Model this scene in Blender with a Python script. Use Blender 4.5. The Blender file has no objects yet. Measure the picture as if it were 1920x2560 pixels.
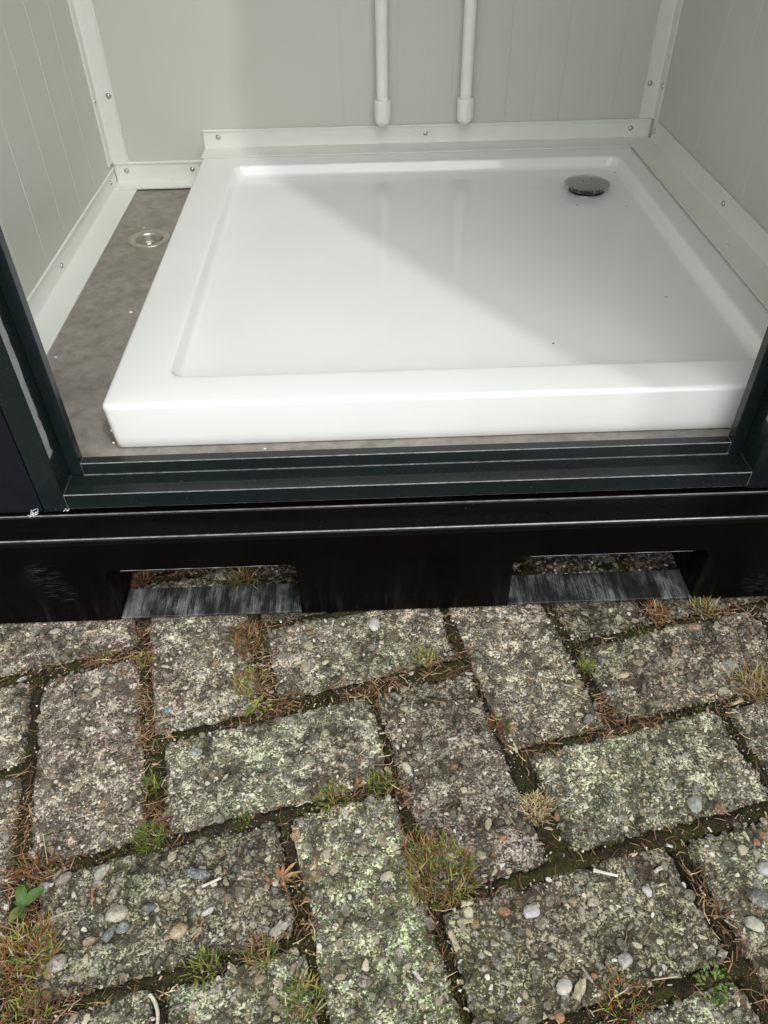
import bpy, math, random
import numpy as np
from mathutils import Matrix, Vector, Euler

scene = bpy.context.scene
COL = scene.collection

# ------------------------------------------------------------------ camera
CAM_LOC = Vector((0.0, -0.6431, 0.76))
CX = Vector((0.99928117, -0.03525974, -0.01392487))
CY = Vector((0.03408498, 0.67487114, 0.73714799))
CF = Vector((0.01659416, 0.73709273, -0.67558785))
cam_data = bpy.data.cameras.new("camera")
cam = bpy.data.objects.new("camera", cam_data)
COL.objects.link(cam)
cam.matrix_world = Matrix(((CX.x, CY.x, -CF.x, CAM_LOC.x), (CX.y, CY.y, -CF.y, CAM_LOC.y),
                           (CX.z, CY.z, -CF.z, CAM_LOC.z), (0, 0, 0, 1)))
cam_data.sensor_fit = 'VERTICAL'
cam_data.sensor_height = 24.0
cam_data.lens = 24.0 * 1927.66 / 2560.0
cam_data.clip_start = 0.02
cam_data.clip_end = 400.0
scene.camera = cam

# ------------------------------------------------------------------ light
SUN_EL = math.radians(53.0)
SUN_H = Vector((0.556, -0.831))                      # horizontal direction towards the sun
SUN_DIR = Vector((SUN_H.x * math.cos(SUN_EL), SUN_H.y * math.cos(SUN_EL), math.sin(SUN_EL)))
world = bpy.data.worlds.new("World")
scene.world = world
world.use_nodes = True
wn = world.node_tree
wn.nodes.clear()
wo = wn.nodes.new('ShaderNodeOutputWorld')
wb = wn.nodes.new('ShaderNodeBackground')
sky = wn.nodes.new('ShaderNodeTexSky')
sky.sky_type = 'NISHITA'
sky.sun_disc = False
sky.sun_elevation = SUN_EL
sky.sun_rotation = math.atan2(SUN_H.x, SUN_H.y)
sky.air_density = 5.5
sky.dust_density = 2.0
sky.ozone_density = 1.0
wb.inputs['Strength'].default_value = 0.15
hs = wn.nodes.new('ShaderNodeHueSaturation')            # thin high cloud: the blue is washed out
hs.inputs['Saturation'].default_value = 0.06
wn.links.new(sky.outputs[0], hs.inputs['Color'])
wn.links.new(hs.outputs[0], wb.inputs[0])
wn.links.new(wb.outputs[0], wo.inputs[0])

sun_data = bpy.data.lights.new("sun", 'SUN')
sun_data.energy = 0.5
sun_data.angle = math.radians(1.2)
sun_data.color = (1.0, 0.98, 0.945)
sun = bpy.data.objects.new("sun", sun_data)
COL.objects.link(sun)
sun.rotation_euler = (-SUN_DIR).to_track_quat('-Z', 'Y').to_euler()
sun.location = (2, -3, 5)

scene.view_settings.view_transform = 'Standard'
scene.view_settings.look = 'None'
scene.view_settings.exposure = 1.06
scene.view_settings.gamma = 1.0
scene.view_settings.use_curve_mapping = False
scene.cycles.max_bounces = 10
scene.cycles.diffuse_bounces = 6
scene.cycles.glossy_bounces = 4

rng = np.random.default_rng(7)
random.seed(7)

# ------------------------------------------------------------------ noise helpers
def _hash(ix, iy, seed):
    n = (ix.astype(np.int64) * 374761393 + iy.astype(np.int64) * 668265263 + seed * 1442695041) & 0x7fffffff
    n = ((n ^ (n >> 13)) * 1274126177) & 0x7fffffff
    n = (n ^ (n >> 16)) & 0xffff
    return n / 65535.0

def vnoise(x, y, seed=0):
    ix = np.floor(x); iy = np.floor(y)
    fx = x - ix; fy = y - iy
    fx = fx * fx * (3 - 2 * fx); fy = fy * fy * (3 - 2 * fy)
    a = _hash(ix, iy, seed); b = _hash(ix + 1, iy, seed)
    c = _hash(ix, iy + 1, seed); d = _hash(ix + 1, iy + 1, seed)
    return (a * (1 - fx) + b * fx) * (1 - fy) + (c * (1 - fx) + d * fx) * fy - 0.5

def fbm(x, y, seed=0, octv=3):
    s = 0; a = 1.0
    for o in range(octv):
        s = s + a * vnoise(x * 2 ** o, y * 2 ** o, seed + o * 17)
        a *= 0.5
    return s

# ------------------------------------------------------------------ object helpers
WORLD_ORIGIN = {}

def tag(o, label=None, cat=None, group=None, kind=None):
    if label: o['label'] = label
    if cat: o['category'] = cat
    if group: o['group'] = group
    if kind: o['kind'] = kind
    return o

def place(o, origin, parent):
    origin = Vector(origin)
    WORLD_ORIGIN[o.name] = origin
    if parent is not None:
        o.parent = parent
        o.location = origin - WORLD_ORIGIN[parent.name]
    else:
        o.location = origin

def empty(name, loc, label=None, cat=None, group=None, kind=None, parent=None):
    o = bpy.data.objects.new(name, None)
    o.empty_display_size = 0.05
    COL.objects.link(o)
    place(o, loc, parent)
    return tag(o, label, cat, group, kind)

def make_mesh(name, verts, faces, mat=None, smooth=False, cols=None):
    me = bpy.data.meshes.new(name)
    v = np.asarray(verts, dtype=float)
    me.from_pydata(v.tolist(), [], [list(map(int, f)) for f in faces] if not isinstance(faces, np.ndarray) else faces.tolist())
    if cols is not None:
        at = me.color_attributes.new('Col', 'FLOAT_COLOR', 'POINT')
        c = np.ones((len(v), 4)); c[:, :3] = cols
        at.data.foreach_set('color', c.ravel())
    if mat is not None: me.materials.append(mat)
    if smooth is True:
        me.polygons.foreach_set('use_smooth', [True] * len(me.polygons))
    me.update()
    if smooth not in (True, False):
        me.polygons.foreach_set('use_smooth', [True] * len(me.polygons))
        me.set_sharp_from_angle(angle=math.radians(smooth))
    return me

def obj(name, verts, faces, mat, parent=None, origin=None, smooth=False, cols=None, bevel=None, edge=False):
    """verts in world coordinates; the object's origin is put at `origin`."""
    v = np.asarray(verts, dtype=float)
    if origin is None:
        origin = Vector((v[:, 0].mean(), v[:, 1].mean(), v[:, 2].min()))
    origin = Vector(origin)
    me = make_mesh(name, v - np.array(origin), faces, mat, smooth, cols)
    o = bpy.data.objects.new(name, me)
    COL.objects.link(o)
    place(o, origin, parent)
    if bevel:
        md = o.modifiers.new('bevel', 'BEVEL')
        md.width = bevel; md.segments = 3; md.limit_method = 'ANGLE'
        md.angle_limit = math.radians(35)
        me.polygons.foreach_set('use_smooth', [True] * len(me.polygons))
        me.set_sharp_from_angle(angle=math.radians(50))
        md.harden_normals = True
        if edge:
            me.materials.append(M['edge']); md.material = 1; md.segments = 2  # bevel faces carry the painted highlight
    return o

class MB:
    def __init__(s): s.v = []; s.f = []; s.c = []
    def add(s, v, f, c=None):
        b = len(s.v)
        s.v += [tuple(p) for p in v]
        s.f += [tuple(i + b for i in q) for q in f]
        if c is not None:
            s.c += [tuple(c)] * len(v) if np.ndim(c) == 1 else [tuple(q) for q in c]
    def box(s, x0, x1, y0, y1, z0, z1):
        v = [(x0, y0, z0), (x1, y0, z0), (x1, y1, z0), (x0, y1, z0), (x0, y0, z1), (x1, y0, z1), (x1, y1, z1), (x0, y1, z1)]
        f = [(0, 3, 2, 1), (4, 5, 6, 7), (0, 1, 5, 4), (1, 2, 6, 5), (2, 3, 7, 6), (3, 0, 4, 7)]
        s.add(v, f)
        return s
    def build(s, name, mat, parent=None, origin=None, smooth=False, bevel=None, edge=False):
        return obj(name, s.v, s.f, mat, parent, origin, smooth, s.c if s.c else None, bevel, edge)

def box(name, b, mat, parent=None, bevel=None):
    return MB().box(*b).build(name, mat, parent, bevel=bevel)

def extrude_profile(prof, axis, a0, a1):
    """closed 2D profile swept along an axis. axis 'x': prof=(y,z); 'y': (x,z); 'z': (x,y)"""
    n = len(prof)
    def P(q, a):
        if axis == 'x': return (a, q[0], q[1])
        if axis == 'y': return (q[0], a, q[1])
        return (q[0], q[1], a)
    v = [P(q, a0) for q in prof] + [P(q, a1) for q in prof]
    f = [(i, (i + 1) % n, n + (i + 1) % n, n + i) for i in range(n)]
    f += [tuple(range(n))[::-1], tuple(range(n, 2 * n))]
    return v, f

def fix_normals(o):
    import bmesh
    bm = bmesh.new(); bm.from_mesh(o.data)
    bmesh.ops.recalc_face_normals(bm, faces=bm.faces)
    bm.to_mesh(o.data); bm.free()
    return o

def arc(cx, cy, r, a0, a1, n):
    return [(cx + r * math.cos(math.radians(a0 + (a1 - a0) * i / n)), cy + r * math.sin(math.radians(a0 + (a1 - a0) * i / n))) for i in range(n + 1)]

def lathe(prof, n=24, cx=0, cy=0):
    """prof: list of (r,z)"""
    v = []; f = []
    for r, z in prof:
        for i in range(n):
            a = 2 * math.pi * i / n
            v.append((cx + r * math.cos(a), cy + r * math.sin(a), z))
    for j in range(len(prof) - 1):
        for i in range(n):
            f.append((j * n + i, j * n + (i + 1) % n, (j + 1) * n + (i + 1) % n, (j + 1) * n + i))
    return v, f

# ------------------------------------------------------------------ materials
def new_mat(name):
    m = bpy.data.materials.new(name)
    m.use_nodes = True
    nt = m.node_tree
    b = nt.nodes.get('Principled BSDF')
    return m, nt, b

class N:
    """tiny node-graph helper"""
    def __init__(s, nt): s.nt = nt
    def node(s, t, **kw):
        n = s.nt.nodes.new(t)
        for k_, v in kw.items(): setattr(n, k_, v)
        return n
    def link(s, a, b): s.nt.links.new(a, b)
    def pos(s): return s.node('ShaderNodeNewGeometry').outputs['Position']
    def noise(s, vec, scale, detail=4, rough=0.55, dist=0.0):
        n = s.node('ShaderNodeTexNoise')
        n.inputs['Scale'].default_value = scale; n.inputs['Detail'].default_value = detail
        n.inputs['Roughness'].default_value = rough; n.inputs['Distortion'].default_value = dist
        s.link(vec, n.inputs['Vector']); return n.outputs['Fac']
    def ramp(s, fac, stops, interp='LINEAR'):
        n = s.node('ShaderNodeValToRGB'); n.color_ramp.interpolation = interp
        e = n.color_ramp.elements
        while len(e) < len(stops): e.new(0.5)
        for el, (p, c) in zip(e, stops):
            el.position = p; el.color = (c[0], c[1], c[2], 1) if np.ndim(c) else (c, c, c, 1)
        s.link(fac, n.inputs[0]); return n.outputs[0]
    def mix(s, fac, a, b, mode='MIX'):
        n = s.node('ShaderNodeMix', data_type='RGBA', blend_type=mode)
        for i, val in ((0, fac), (6, a), (7, b)):
            sock = n.inputs[i]
            if hasattr(val, 'is_output'): s.link(val, sock)
            elif np.ndim(val): sock.default_value = (*val[:3], 1)
            else: sock.default_value = val if i == 0 else (val, val, val, 1)
        return n.outputs[2]
    def math(s, op, a, b=None, clamp=False):
        n = s.node('ShaderNodeMath', operation=op, use_clamp=clamp)
        for sock, val in ((n.inputs[0], a), (n.inputs[1], b)):
            if val is None: continue
            if hasattr(val, 'is_output'): s.link(val, sock)
            else: sock.default_value = val
        return n.outputs[0]
    def mapping(s, vec, scale=(1, 1, 1), rot=(0, 0, 0), loc=(0, 0, 0)):
        n = s.node('ShaderNodeMapping')
        n.inputs['Scale'].default_value = scale; n.inputs['Rotation'].default_value = rot; n.inputs['Location'].default_value = loc
        s.link(vec, n.inputs['Vector']); return n.outputs[0]
    def bump(s, h, strength, dist, normal=None):
        n = s.node('ShaderNodeBump'); n.inputs['Strength'].default_value = strength; n.inputs['Distance'].default_value = dist
        s.link(h, n.inputs['Height'])
        if normal is not None: s.link(normal, n.inputs['Normal'])
        return n.outputs[0]

def mat_plain(name, col, rough=0.5, metal=0.0, noise_amt=0.0, nscale=8, coat=0.0, rough_noise=0.0, bump=0.0, bscale=200, spec=0.5):
    m, nt, b = new_mat(name); g = N(nt); p = g.pos()
    b.inputs['Metallic'].default_value = metal
    b.inputs['Roughness'].default_value = rough
    b.inputs['Coat Weight'].default_value = coat
    b.inputs['Specular IOR Level'].default_value = spec
    n = g.noise(p, nscale, 5, 0.6)
    lo = [c * (1 - noise_amt) for c in col]; hi = [min(1, c * (1 + noise_amt)) for c in col]
    g.link(g.ramp(n, [(0.3, lo), (0.7, hi)]), b.inputs['Base Color'])
    if rough_noise:
        n2 = g.noise(p, nscale * 2.3, 5, 0.65)
        g.link(g.ramp(n2, [(0.3, max(0.02, rough - rough_noise)), (0.7, rough + rough_noise)]), b.inputs['Roughness'])
    if bump:
        g.link(g.bump(g.noise(p, bscale, 3), 1.0, bump), b.inputs['Normal'])
    return m

M = {}
M['wall'] = mat_plain('wall_coating', (0.515, 0.525, 0.475), 0.42, noise_amt=0.025, nscale=3, rough_noise=0.05)
M['trim'] = mat_plain('trim_white', (0.66, 0.685, 0.635), 0.33, noise_amt=0.03, nscale=14, rough_noise=0.06)
M['pipe'] = mat_plain('pipe_plastic', (0.77, 0.775, 0.73), 0.38, noise_amt=0.04, nscale=40)
M['chrome'] = mat_plain('chrome', (0.42, 0.43, 0.44), 0.06, 1.0, noise_amt=0.03, nscale=60, rough_noise=0.03)
M['steel'] = mat_plain('brushed_steel', (0.56, 0.54, 0.49), 0.38, 1.0, noise_amt=0.06, nscale=50, rough_noise=0.06)
M['screw'] = mat_plain('screw_steel', (0.55, 0.55, 0.55), 0.25, 1.0, noise_amt=0.05, nscale=80)
M['dark'] = mat_plain('dark_void', (0.012, 0.012, 0.012), 0.8)
M['wood_pale'] = mat_plain('dry_wood', (0.50, 0.44, 0.33), 0.8, noise_amt=0.35, nscale=160)
M['ceiling'] = mat_plain('ceiling_white', (0.72, 0.73, 0.70), 0.5, noise_amt=0.02)
M['thread'] = mat_plain('white_thread', (0.75, 0.76, 0.76), 0.5, noise_amt=0.1, nscale=200)

def mat_acrylic():
    m, nt, b = new_mat('white_acrylic'); g = N(nt); p = g.pos()
    n = g.noise(p, 5, 4)
    base = g.ramp(n, [(0.3, (0.715, 0.733, 0.728)), (0.7, (0.75, 0.768, 0.763))])
    sm = g.ramp(g.noise(g.mapping(p, (1, 5, 1)), 9, 6, 0.7), [(0.55, 0.0), (0.75, 1.0)])   # dried water film
    g.link(g.mix(g.math('MULTIPLY', sm, 0.10), base, (0.70, 0.71, 0.69)), b.inputs['Base Color'])
    g.link(g.ramp(g.noise(p, 30, 6, 0.7), [(0.3, 0.045), (0.75, 0.10)]), b.inputs['Roughness'])
    b.inputs['Specular IOR Level'].default_value = 0.65
    g.link(g.bump(g.noise(p, 9, 2), 0.18, 0.0006), b.inputs['Normal'])
    return m
M['acrylic'] = mat_acrylic()

def mat_vinyl():
    m, nt, b = new_mat('grey_vinyl'); g = N(nt); p = g.pos()
    w = g.mapping(p, (1, 1, 1))
    a = g.ramp(g.noise(w, 9, 8, 0.68, 0.6), [(0.28, (0.185, 0.170, 0.147)), (0.5, (0.24, 0.222, 0.194)), (0.72, (0.285, 0.266, 0.234))])
    c = g.ramp(g.noise(w, 55, 5, 0.7), [(0.35, 0.75), (0.65, 1.15)])
    col = g.mix(1.0, a, c, 'MULTIPLY')
    dust = g.ramp(g.noise(w, 700, 2, 0.6), [(0.70, 0.0), (0.76, 1.0)])
    col = g.mix(g.math('MULTIPLY', dust, 0.25), col, (0.42, 0.40, 0.36))
    g.link(col, b.inputs['Base Color'])
    b.inputs['Roughness'].default_value = 0.5
    g.link(g.bump(g.noise(w, 300, 3), 0.3, 0.0004), b.inputs['Normal'])
    return m
M['vinyl'] = mat_vinyl()

def mat_frame(name, c0, c1, rough, specks=1.0, stretch=(1, 1, 1), scratch=0.3, spec=0.5):
    """powder coated / painted dark metal with dust specks and fine scratches"""
    m, nt, b = new_mat(name); g = N(nt); p = g.pos()
    b.inputs['Specular IOR Level'].default_value = spec
    base = g.ramp(g.noise(p, 6, 5, 0.6), [(0.3, c0), (0.7, c1)])
    sp = g.ramp(g.noise(p, 420, 2, 0.5), [(0.745, 0.0), (0.775, 1.0)])
    pat = g.ramp(g.noise(p, 16, 3), [(0.45, 0.0), (0.62, 1.0)])
    spk = g.math('MULTIPLY', g.math('MULTIPLY', sp, pat), 0.6 * specks)
    col = g.mix(spk, base, (0.45, 0.44, 0.40))
    sc = g.ramp(g.noise(g.mapping(p, stretch), 90, 6, 0.7), [(0.6, 0.0), (0.78, 1.0)])
    scm = g.math('MULTIPLY', g.math('MULTIPLY', sc, g.ramp(g.noise(p, 7, 3), [(0.5, 0.0), (0.7, 1.0)])), scratch)
    col = g.mix(scm, col, (0.10, 0.105, 0.105))
    g.link(col, b.inputs['Base Color'])
    g.link(g.ramp(g.noise(p, 40, 5, 0.7), [(0.3, rough * 0.7), (0.7, min(1, rough * 1.4))]), b.inputs['Roughness'])
    g.link(g.bump(g.noise(p, 900, 2), 0.35, 0.00025), b.inputs['Normal'])
    return m
M['frame'] = mat_frame('anthracite_powder_coat', (0.0052, 0.0095, 0.0100), (0.0080, 0.0130, 0.0136), 0.24, 0.6, (0.15, 1, 1), 0.3, 0.42)
M['panel'] = mat_frame('anthracite_panel', (0.0055, 0.0065, 0.0095), (0.0075, 0.009, 0.013), 0.40, 0.25, (1, 1, .2), 0.08, 0.18)
M['beam'] = mat_frame('black_gloss_paint', (0.0012, 0.0012, 0.0013), (0.0022, 0.0022, 0.0024), 0.30, 0.7, (0.08, 1, 1), 0.10, 0.16)
M['beam_face'] = mat_frame('black_paint_face', (0.0008, 0.0008, 0.0008), (0.0014, 0.0013, 0.0012), 0.34, 0.35, (0.3, 1, 2.5), 0.06, 0.07)

def mat_beam_face():
    m, nt, b = new_mat('black_paint_face'); g = N(nt); p = g.pos()
    b.inputs['Specular IOR Level'].default_value = 0.08
    base = g.ramp(g.noise(p, 9, 5, 0.6), [(0.3, (0.0008, 0.0008, 0.0008)), (0.7, (0.0018, 0.0016, 0.0014))])
    # mud splash that dried on the lower part of the web
    sep = g.node('ShaderNodeSeparateXYZ'); g.link(p, sep.inputs[0])
    low = g.ramp(g.math('MULTIPLY', sep.outputs[2], 10.0), [(0.0, 1.0), (0.55, 0.12), (1.0, 0.02)])
    spl = g.ramp(g.noise(p, 330, 4, 0.7), [(0.60, 0.0), (0.74, 1.0)])
    run = g.ramp(g.noise(g.mapping(p, (1, 1, 0.12)), 55, 4, 0.65), [(0.52, 0.0), (0.72, 1.0)])
    d = g.math('MULTIPLY', low, g.math('ADD', g.math('MULTIPLY', spl, 0.35), g.math('MULTIPLY', run, 0.10)))
    col = g.mix(d, base, (0.12, 0.11, 0.09))
    # rubbed places with hairline scratches
    tot = None
    for c, r, ang in (((-0.400, 0, 0.085), 0.030, 0.25), ((-0.382, 0, 0.055), 0.024, -0.15), ((0.49, 0, 0.03), 0.03, 0.3)):
        vd = g.node('ShaderNodeVectorMath', operation='DISTANCE'); g.link(p, vd.inputs[0]); vd.inputs[1].default_value = c
        mask = g.ramp(g.math('DIVIDE', vd.outputs['Value'], r), [(0.35, 1.0), (1.0, 0.0)])
        st = g.ramp(g.noise(g.mapping(p, (0.10, 1, 1.6), (0, ang, 0)), 500, 3, 0.7), [(0.54, 0.0), (0.66, 1.0)])
        q = g.math('MULTIPLY', mask, st)
        tot = q if tot is None else g.math('MAXIMUM', tot, q)
    col = g.mix(g.math('MULTIPLY', tot, 0.28), col, (0.16, 0.16, 0.15))
    g.link(col, b.inputs['Base Color'])
    g.link(g.ramp(g.noise(p, 50, 5, 0.7), [(0.3, 0.25), (0.7, 0.5)]), b.inputs['Roughness'])
    g.link(g.bump(g.noise(p, 300, 3), 0.3, 0.0004), b.inputs['Normal'])
    return m
M['beam_face'] = mat_beam_face()

def mat_plate():
    m, nt, b = new_mat('scratched_black_plate'); g = N(nt); p = g.pos()
    st = g.mapping(p, (1.0, 0.05, 0.05), (0, 0, math.radians(5)))
    s1 = g.noise(st, 700, 4, 0.7)
    band = g.noise(st, 95, 3, 0.6)
    zone = g.ramp(g.noise(g.mapping(p, (1, 0.45, 1)), 30, 4, 0.65), [(0.42, 0.0), (0.66, 1.0)])
    thr = g.math('ADD', g.math('ADD', g.math('MULTIPLY', s1, 0.55), g.math('MULTIPLY', band, 0.45)), g.math('MULTIPLY', zone, 0.13))
    sc = g.ramp(thr, [(0.50, 0.0), (0.72, 1.0)])
    base = g.ramp(g.noise(p, 60, 4, 0.6), [(0.3, (0.006, 0.007, 0.007)), (0.7, (0.015, 0.017, 0.017))])
    col = g.mix(g.math('MULTIPLY', g.math('MULTIPLY', sc, g.ramp(zone, [(0.0, 0.30), (1.0, 1.0)])), 0.55), base, (0.34, 0.38, 0.375))
    dirt = g.ramp(g.noise(p, 500, 3, 0.7), [(0.60, 0.0), (0.72, 1.0)])
    col = g.mix(g.math('MULTIPLY', dirt, g.math('MULTIPLY', zone, 0.6)), col, (0.5, 0.5, 0.47))
    g.link(col, b.inputs['Base Color'])
    b.inputs['Roughness'].default_value = 0.5
    g.link(g.bump(s1, 0.5, 0.0005), b.inputs['Normal'])
    return m
M['plate'] = mat_plate()

def mat_edge():  # pale flecked colour, painted highlight for the edges of dark metal
    m, nt, b = new_mat('edge_highlight_paint'); g = N(nt); p = g.pos()
    n = g.noise(g.mapping(p, (0.35, 1, 1)), 260, 5, 0.7)
    lg = g.ramp(g.noise(p, 5, 3), [(0.3, 0.55), (0.7, 1.0)])
    g.link(g.mix(g.math('MULTIPLY', g.ramp(n, [(0.35, 0.25), (0.62, 1.0)]), lg), (0.03, 0.036, 0.036), (0.30, 0.32, 0.32)), b.inputs['Base Color'])
    b.inputs['Roughness'].default_value = 0.3
    return m
M['edge'] = mat_edge()

def mat_tape():
    m, nt, b = new_mat('grey_sealing_tape'); g = N(nt); p = g.pos()
    g.link(g.ramp(g.noise(p, 90, 5, 0.7), [(0.3, (0.20, 0.21, 0.22)), (0.7, (0.30, 0.315, 0.325))]), b.inputs['Base Color'])
    b.inputs['Roughness'].default_value = 0.45
    return m
M['tape'] = mat_tape()

def lichen(g, p, base, amount, tint=(0.56, 0.54, 0.46)):
    """crusty pale speckle that lies over concrete and pebbles alike"""
    patch = g.noise(p, 34, 4, 0.65)
    fine = g.noise(p, 460, 5, 0.72)
    f2 = g.noise(p, 125, 5, 0.72)
    s = g.math('ADD', g.math('MULTIPLY', fine, 0.60), g.math('MULTIPLY', f2, 0.40))
    s = g.math('ADD', s, g.math('MULTIPLY', g.math('SUBTRACT', patch, 0.5), 0.30))
    fac = g.ramp(s, [(0.500, 0.0), (0.556, 1.0)])
    return g.mix(g.math('MULTIPLY', fac, amount), base, tint), fac, fine

def mat_concrete():
    m, nt, b = new_mat('weathered_washed_concrete'); g = N(nt); p = g.pos()
    oi = g.node('ShaderNodeObjectInfo')
    mat_c = g.ramp(g.noise(p, 150, 6, 0.7), [(0.28, (0.040, 0.034, 0.028)), (0.48, (0.112, 0.100, 0.084)), (0.75, (0.225, 0.207, 0.180))])
    # pebbles lying flush in the surface
    vo = g.node('ShaderNodeTexVoronoi'); vo.inputs['Scale'].default_value = 150; vo.inputs['Randomness'].default_value = 1.0
    wv = g.node('ShaderNodeVectorMath', operation='ADD')
    nz = g.node('ShaderNodeTexNoise'); nz.inputs['Scale'].default_value = 130
    g.link(p, nz.inputs['Vector'])
    sc = g.node('ShaderNodeVectorMath', operation='SCALE'); sc.inputs['Scale'].default_value = 0.004
    g.link(nz.outputs['Color'], sc.inputs[0]); g.link(p, wv.inputs[0]); g.link(sc.outputs[0], wv.inputs[1])
    g.link(wv.outputs[0], vo.inputs['Vector'])
    sep = g.node('ShaderNodeSeparateColor'); g.link(vo.outputs['Color'], sep.inputs[0])
    pc = g.ramp(sep.outputs[0], [(0.0, (0.05, 0.048, 0.044)), (0.35, (0.10, 0.10, 0.09)), (0.6, (0.17, 0.155, 0.125)), (0.85, (0.13, 0.14, 0.125)), (1.0, (0.30, 0.29, 0.26))], 'CONSTANT')
    inside = g.ramp(vo.outputs['Distance'], [(0.38, 1.0), (0.52, 0.0)])
    pick = g.ramp(sep.outputs[1], [(0.34, 0.0), (0.38, 1.0)])
    col = g.mix(g.math('MULTIPLY', inside, pick), mat_c, pc)
    crack = g.ramp(vo.outputs['Distance'], [(0.40, 1.0), (0.56, 0.45), (0.75, 1.0)])
    # green algae / brownish stain, per stone and in patches
    gr = g.noise(p, 5, 3, 0.5)
    # the algae is thickest on the damp stones in the middle foreground
    vd = g.node('ShaderNodeVectorMath', operation='DISTANCE'); g.link(p, vd.inputs[0]); vd.inputs[1].default_value = (0.02, -0.44, 0)
    gr = g.math('ADD', gr, g.ramp(vd.outputs['Value'], [(0.05, 0.14), (0.40, -0.08)]))
    tint = g.ramp(gr, [(0.34, (1.10, 1.00, 0.96)), (0.50, (1.0, 1.0, 0.95)), (0.68, (0.90, 1.01, 0.82))])
    col, fac, fine = lichen(g, p, col, 0.95, (0.76, 0.745, 0.69))
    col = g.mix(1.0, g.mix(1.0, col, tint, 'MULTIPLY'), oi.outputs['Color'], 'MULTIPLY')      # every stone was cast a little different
    col = g.mix(pick, col, g.mix(1.0, col, crack, 'MULTIPLY'))
    wash = g.ramp(g.noise(p, 11, 4, 0.6, 0.5), [(0.32, (0.72, 0.66, 0.62)), (0.50, (1.0, 0.99, 0.97)), (0.68, (1.22, 1.20, 1.16))])
    col = g.mix(1.0, col, wash, 'MULTIPLY')
    dk = g.ramp(g.noise(p, 34, 5, 0.65), [(0.30, 0.45), (0.47, 1.0)])
    col = g.mix(1.0, col, dk, 'MULTIPLY')
    g.link(col, b.inputs['Base Color'])
    b.inputs['Roughness'].default_value = 0.92
    b.inputs['Specular IOR Level'].default_value = 0.25
    h = g.math('ADD', g.math('MULTIPLY', fine, 0.9), g.math('MULTIPLY', inside, 0.35))
    h = g.math('ADD', h, g.math('MULTIPLY', fac, 0.25))
    g.link(g.bump(h, 1.0, 0.0022), b.inputs['Normal'])
    return m
M['concrete'] = mat_concrete()

def mat_pebble(name, source):
    m, nt, b = new_mat(name); g = N(nt); p = g.pos()
    if source == 'attr':
        a = g.node('ShaderNodeAttribute', attribute_name='Col'); c = a.outputs['Color']
    else:
        a = g.node('ShaderNodeObjectInfo'); c = a.outputs['Color']
    v = g.ramp(g.noise(p, 210, 5, 0.65), [(0.25, 0.62), (0.75, 1.3)])
    col = g.mix(1.0, c, v, 'MULTIPLY')
    col, fac, fine = lichen(g, p, col, 0.38, (0.56, 0.545, 0.49))
    g.link(col, b.inputs['Base Color'])
    b.inputs['Roughness'].default_value = 0.7
    b.inputs['Specular IOR Level'].default_value = 0.35
    g.link(g.bump(fine, 0.7, 0.0012), b.inputs['Normal'])
    return m
M['pebble_attr'] = mat_pebble('pebble_mixed', 'attr')
M['pebble_obj'] = mat_pebble('pebble_single', 'obj')

def mat_soil():
    m, nt, b = new_mat('dark_soil'); g = N(nt); p = g.pos()
    a = g.ramp(g.noise(p, 120, 6, 0.7), [(0.3, (0.008, 0.006, 0.005)), (0.55, (0.030, 0.023, 0.016)), (0.8, (0.11, 0.085, 0.056))])
    mo = g.ramp(g.noise(p, 26, 4, 0.6), [(0.42, 0.0), (0.56, 1.0)])
    mc = g.ramp(g.noise(p, 260, 4, 0.7), [(0.3, (0.014, 0.017, 0.006)), (0.7, (0.058, 0.060, 0.018))])
    col = g.mix(g.math('MULTIPLY', mo, 0.8), a, mc)
    sp = g.ramp(g.noise(p, 640, 2, 0.6), [(0.66, 0.0), (0.71, 1.0)])
    col = g.mix(g.math('MULTIPLY', sp, 0.75), col, (0.30, 0.27, 0.20))
    g.link(col, b.inputs['Base Color'])
    b.inputs['Roughness'].default_value = 1.0
    b.inputs['Specular IOR Level'].default_value = 0.1
    g.link(g.bump(g.noise(p, 420, 5, 0.75), 1.0, 0.003), b.inputs['Normal'])
    return m
M['soil'] = mat_soil()

def mat_attr(name, rough=0.7, trans=0.0, nscale=300, amt=0.25):
    m, nt, b = new_mat(name); g = N(nt); p = g.pos()
    a = g.node('ShaderNodeAttribute', attribute_name='Col')
    v = g.ramp(g.noise(p, nscale, 3, 0.6), [(0.3, 1 - amt), (0.7, 1 + amt)])
    col = g.mix(1.0, a.outputs['Color'], v, 'MULTIPLY')
    g.link(col, b.inputs['Base Color'])
    b.inputs['Roughness'].default_value = rough
    b.inputs['Specular IOR Level'].default_value = 0.3
    if trans:
        tr = g.node('ShaderNodeBsdfTranslucent'); g.link(col, tr.inputs['Color'])
        mx = g.node('ShaderNodeMixShader'); mx.inputs[0].default_value = trans
        g.link(b.outputs[0], mx.inputs[1]); g.link(tr.outputs[0], mx.inputs[2])
        out = nt.nodes.get('Material Output'); g.link(mx.outputs[0], out.inputs[0])
    return m
M['plant'] = mat_attr('plant_blade', 0.55, 0.3)
M['litter'] = mat_attr('dry_litter', 0.8)
M['grit'] = mat_attr('grit_grain', 0.85)

# ================================================================== the cabin
ZF = 0.1755                      # cabin floor
XL, XR, YB = -0.515, 0.606, 1.050  # inner wall faces
CAB_X0, CAB_X1, CAB_Y1, CAB_Z1 = -1.28, 1.52, 1.12, 2.36
HEAD_Z = 2.14

cabin = empty('sanitary_cabin', (0.45, 0.55, 0.0),
              'dark anthracite sanitary cabin with an open doorway and a glossy black steel base', 'cabin')

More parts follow.
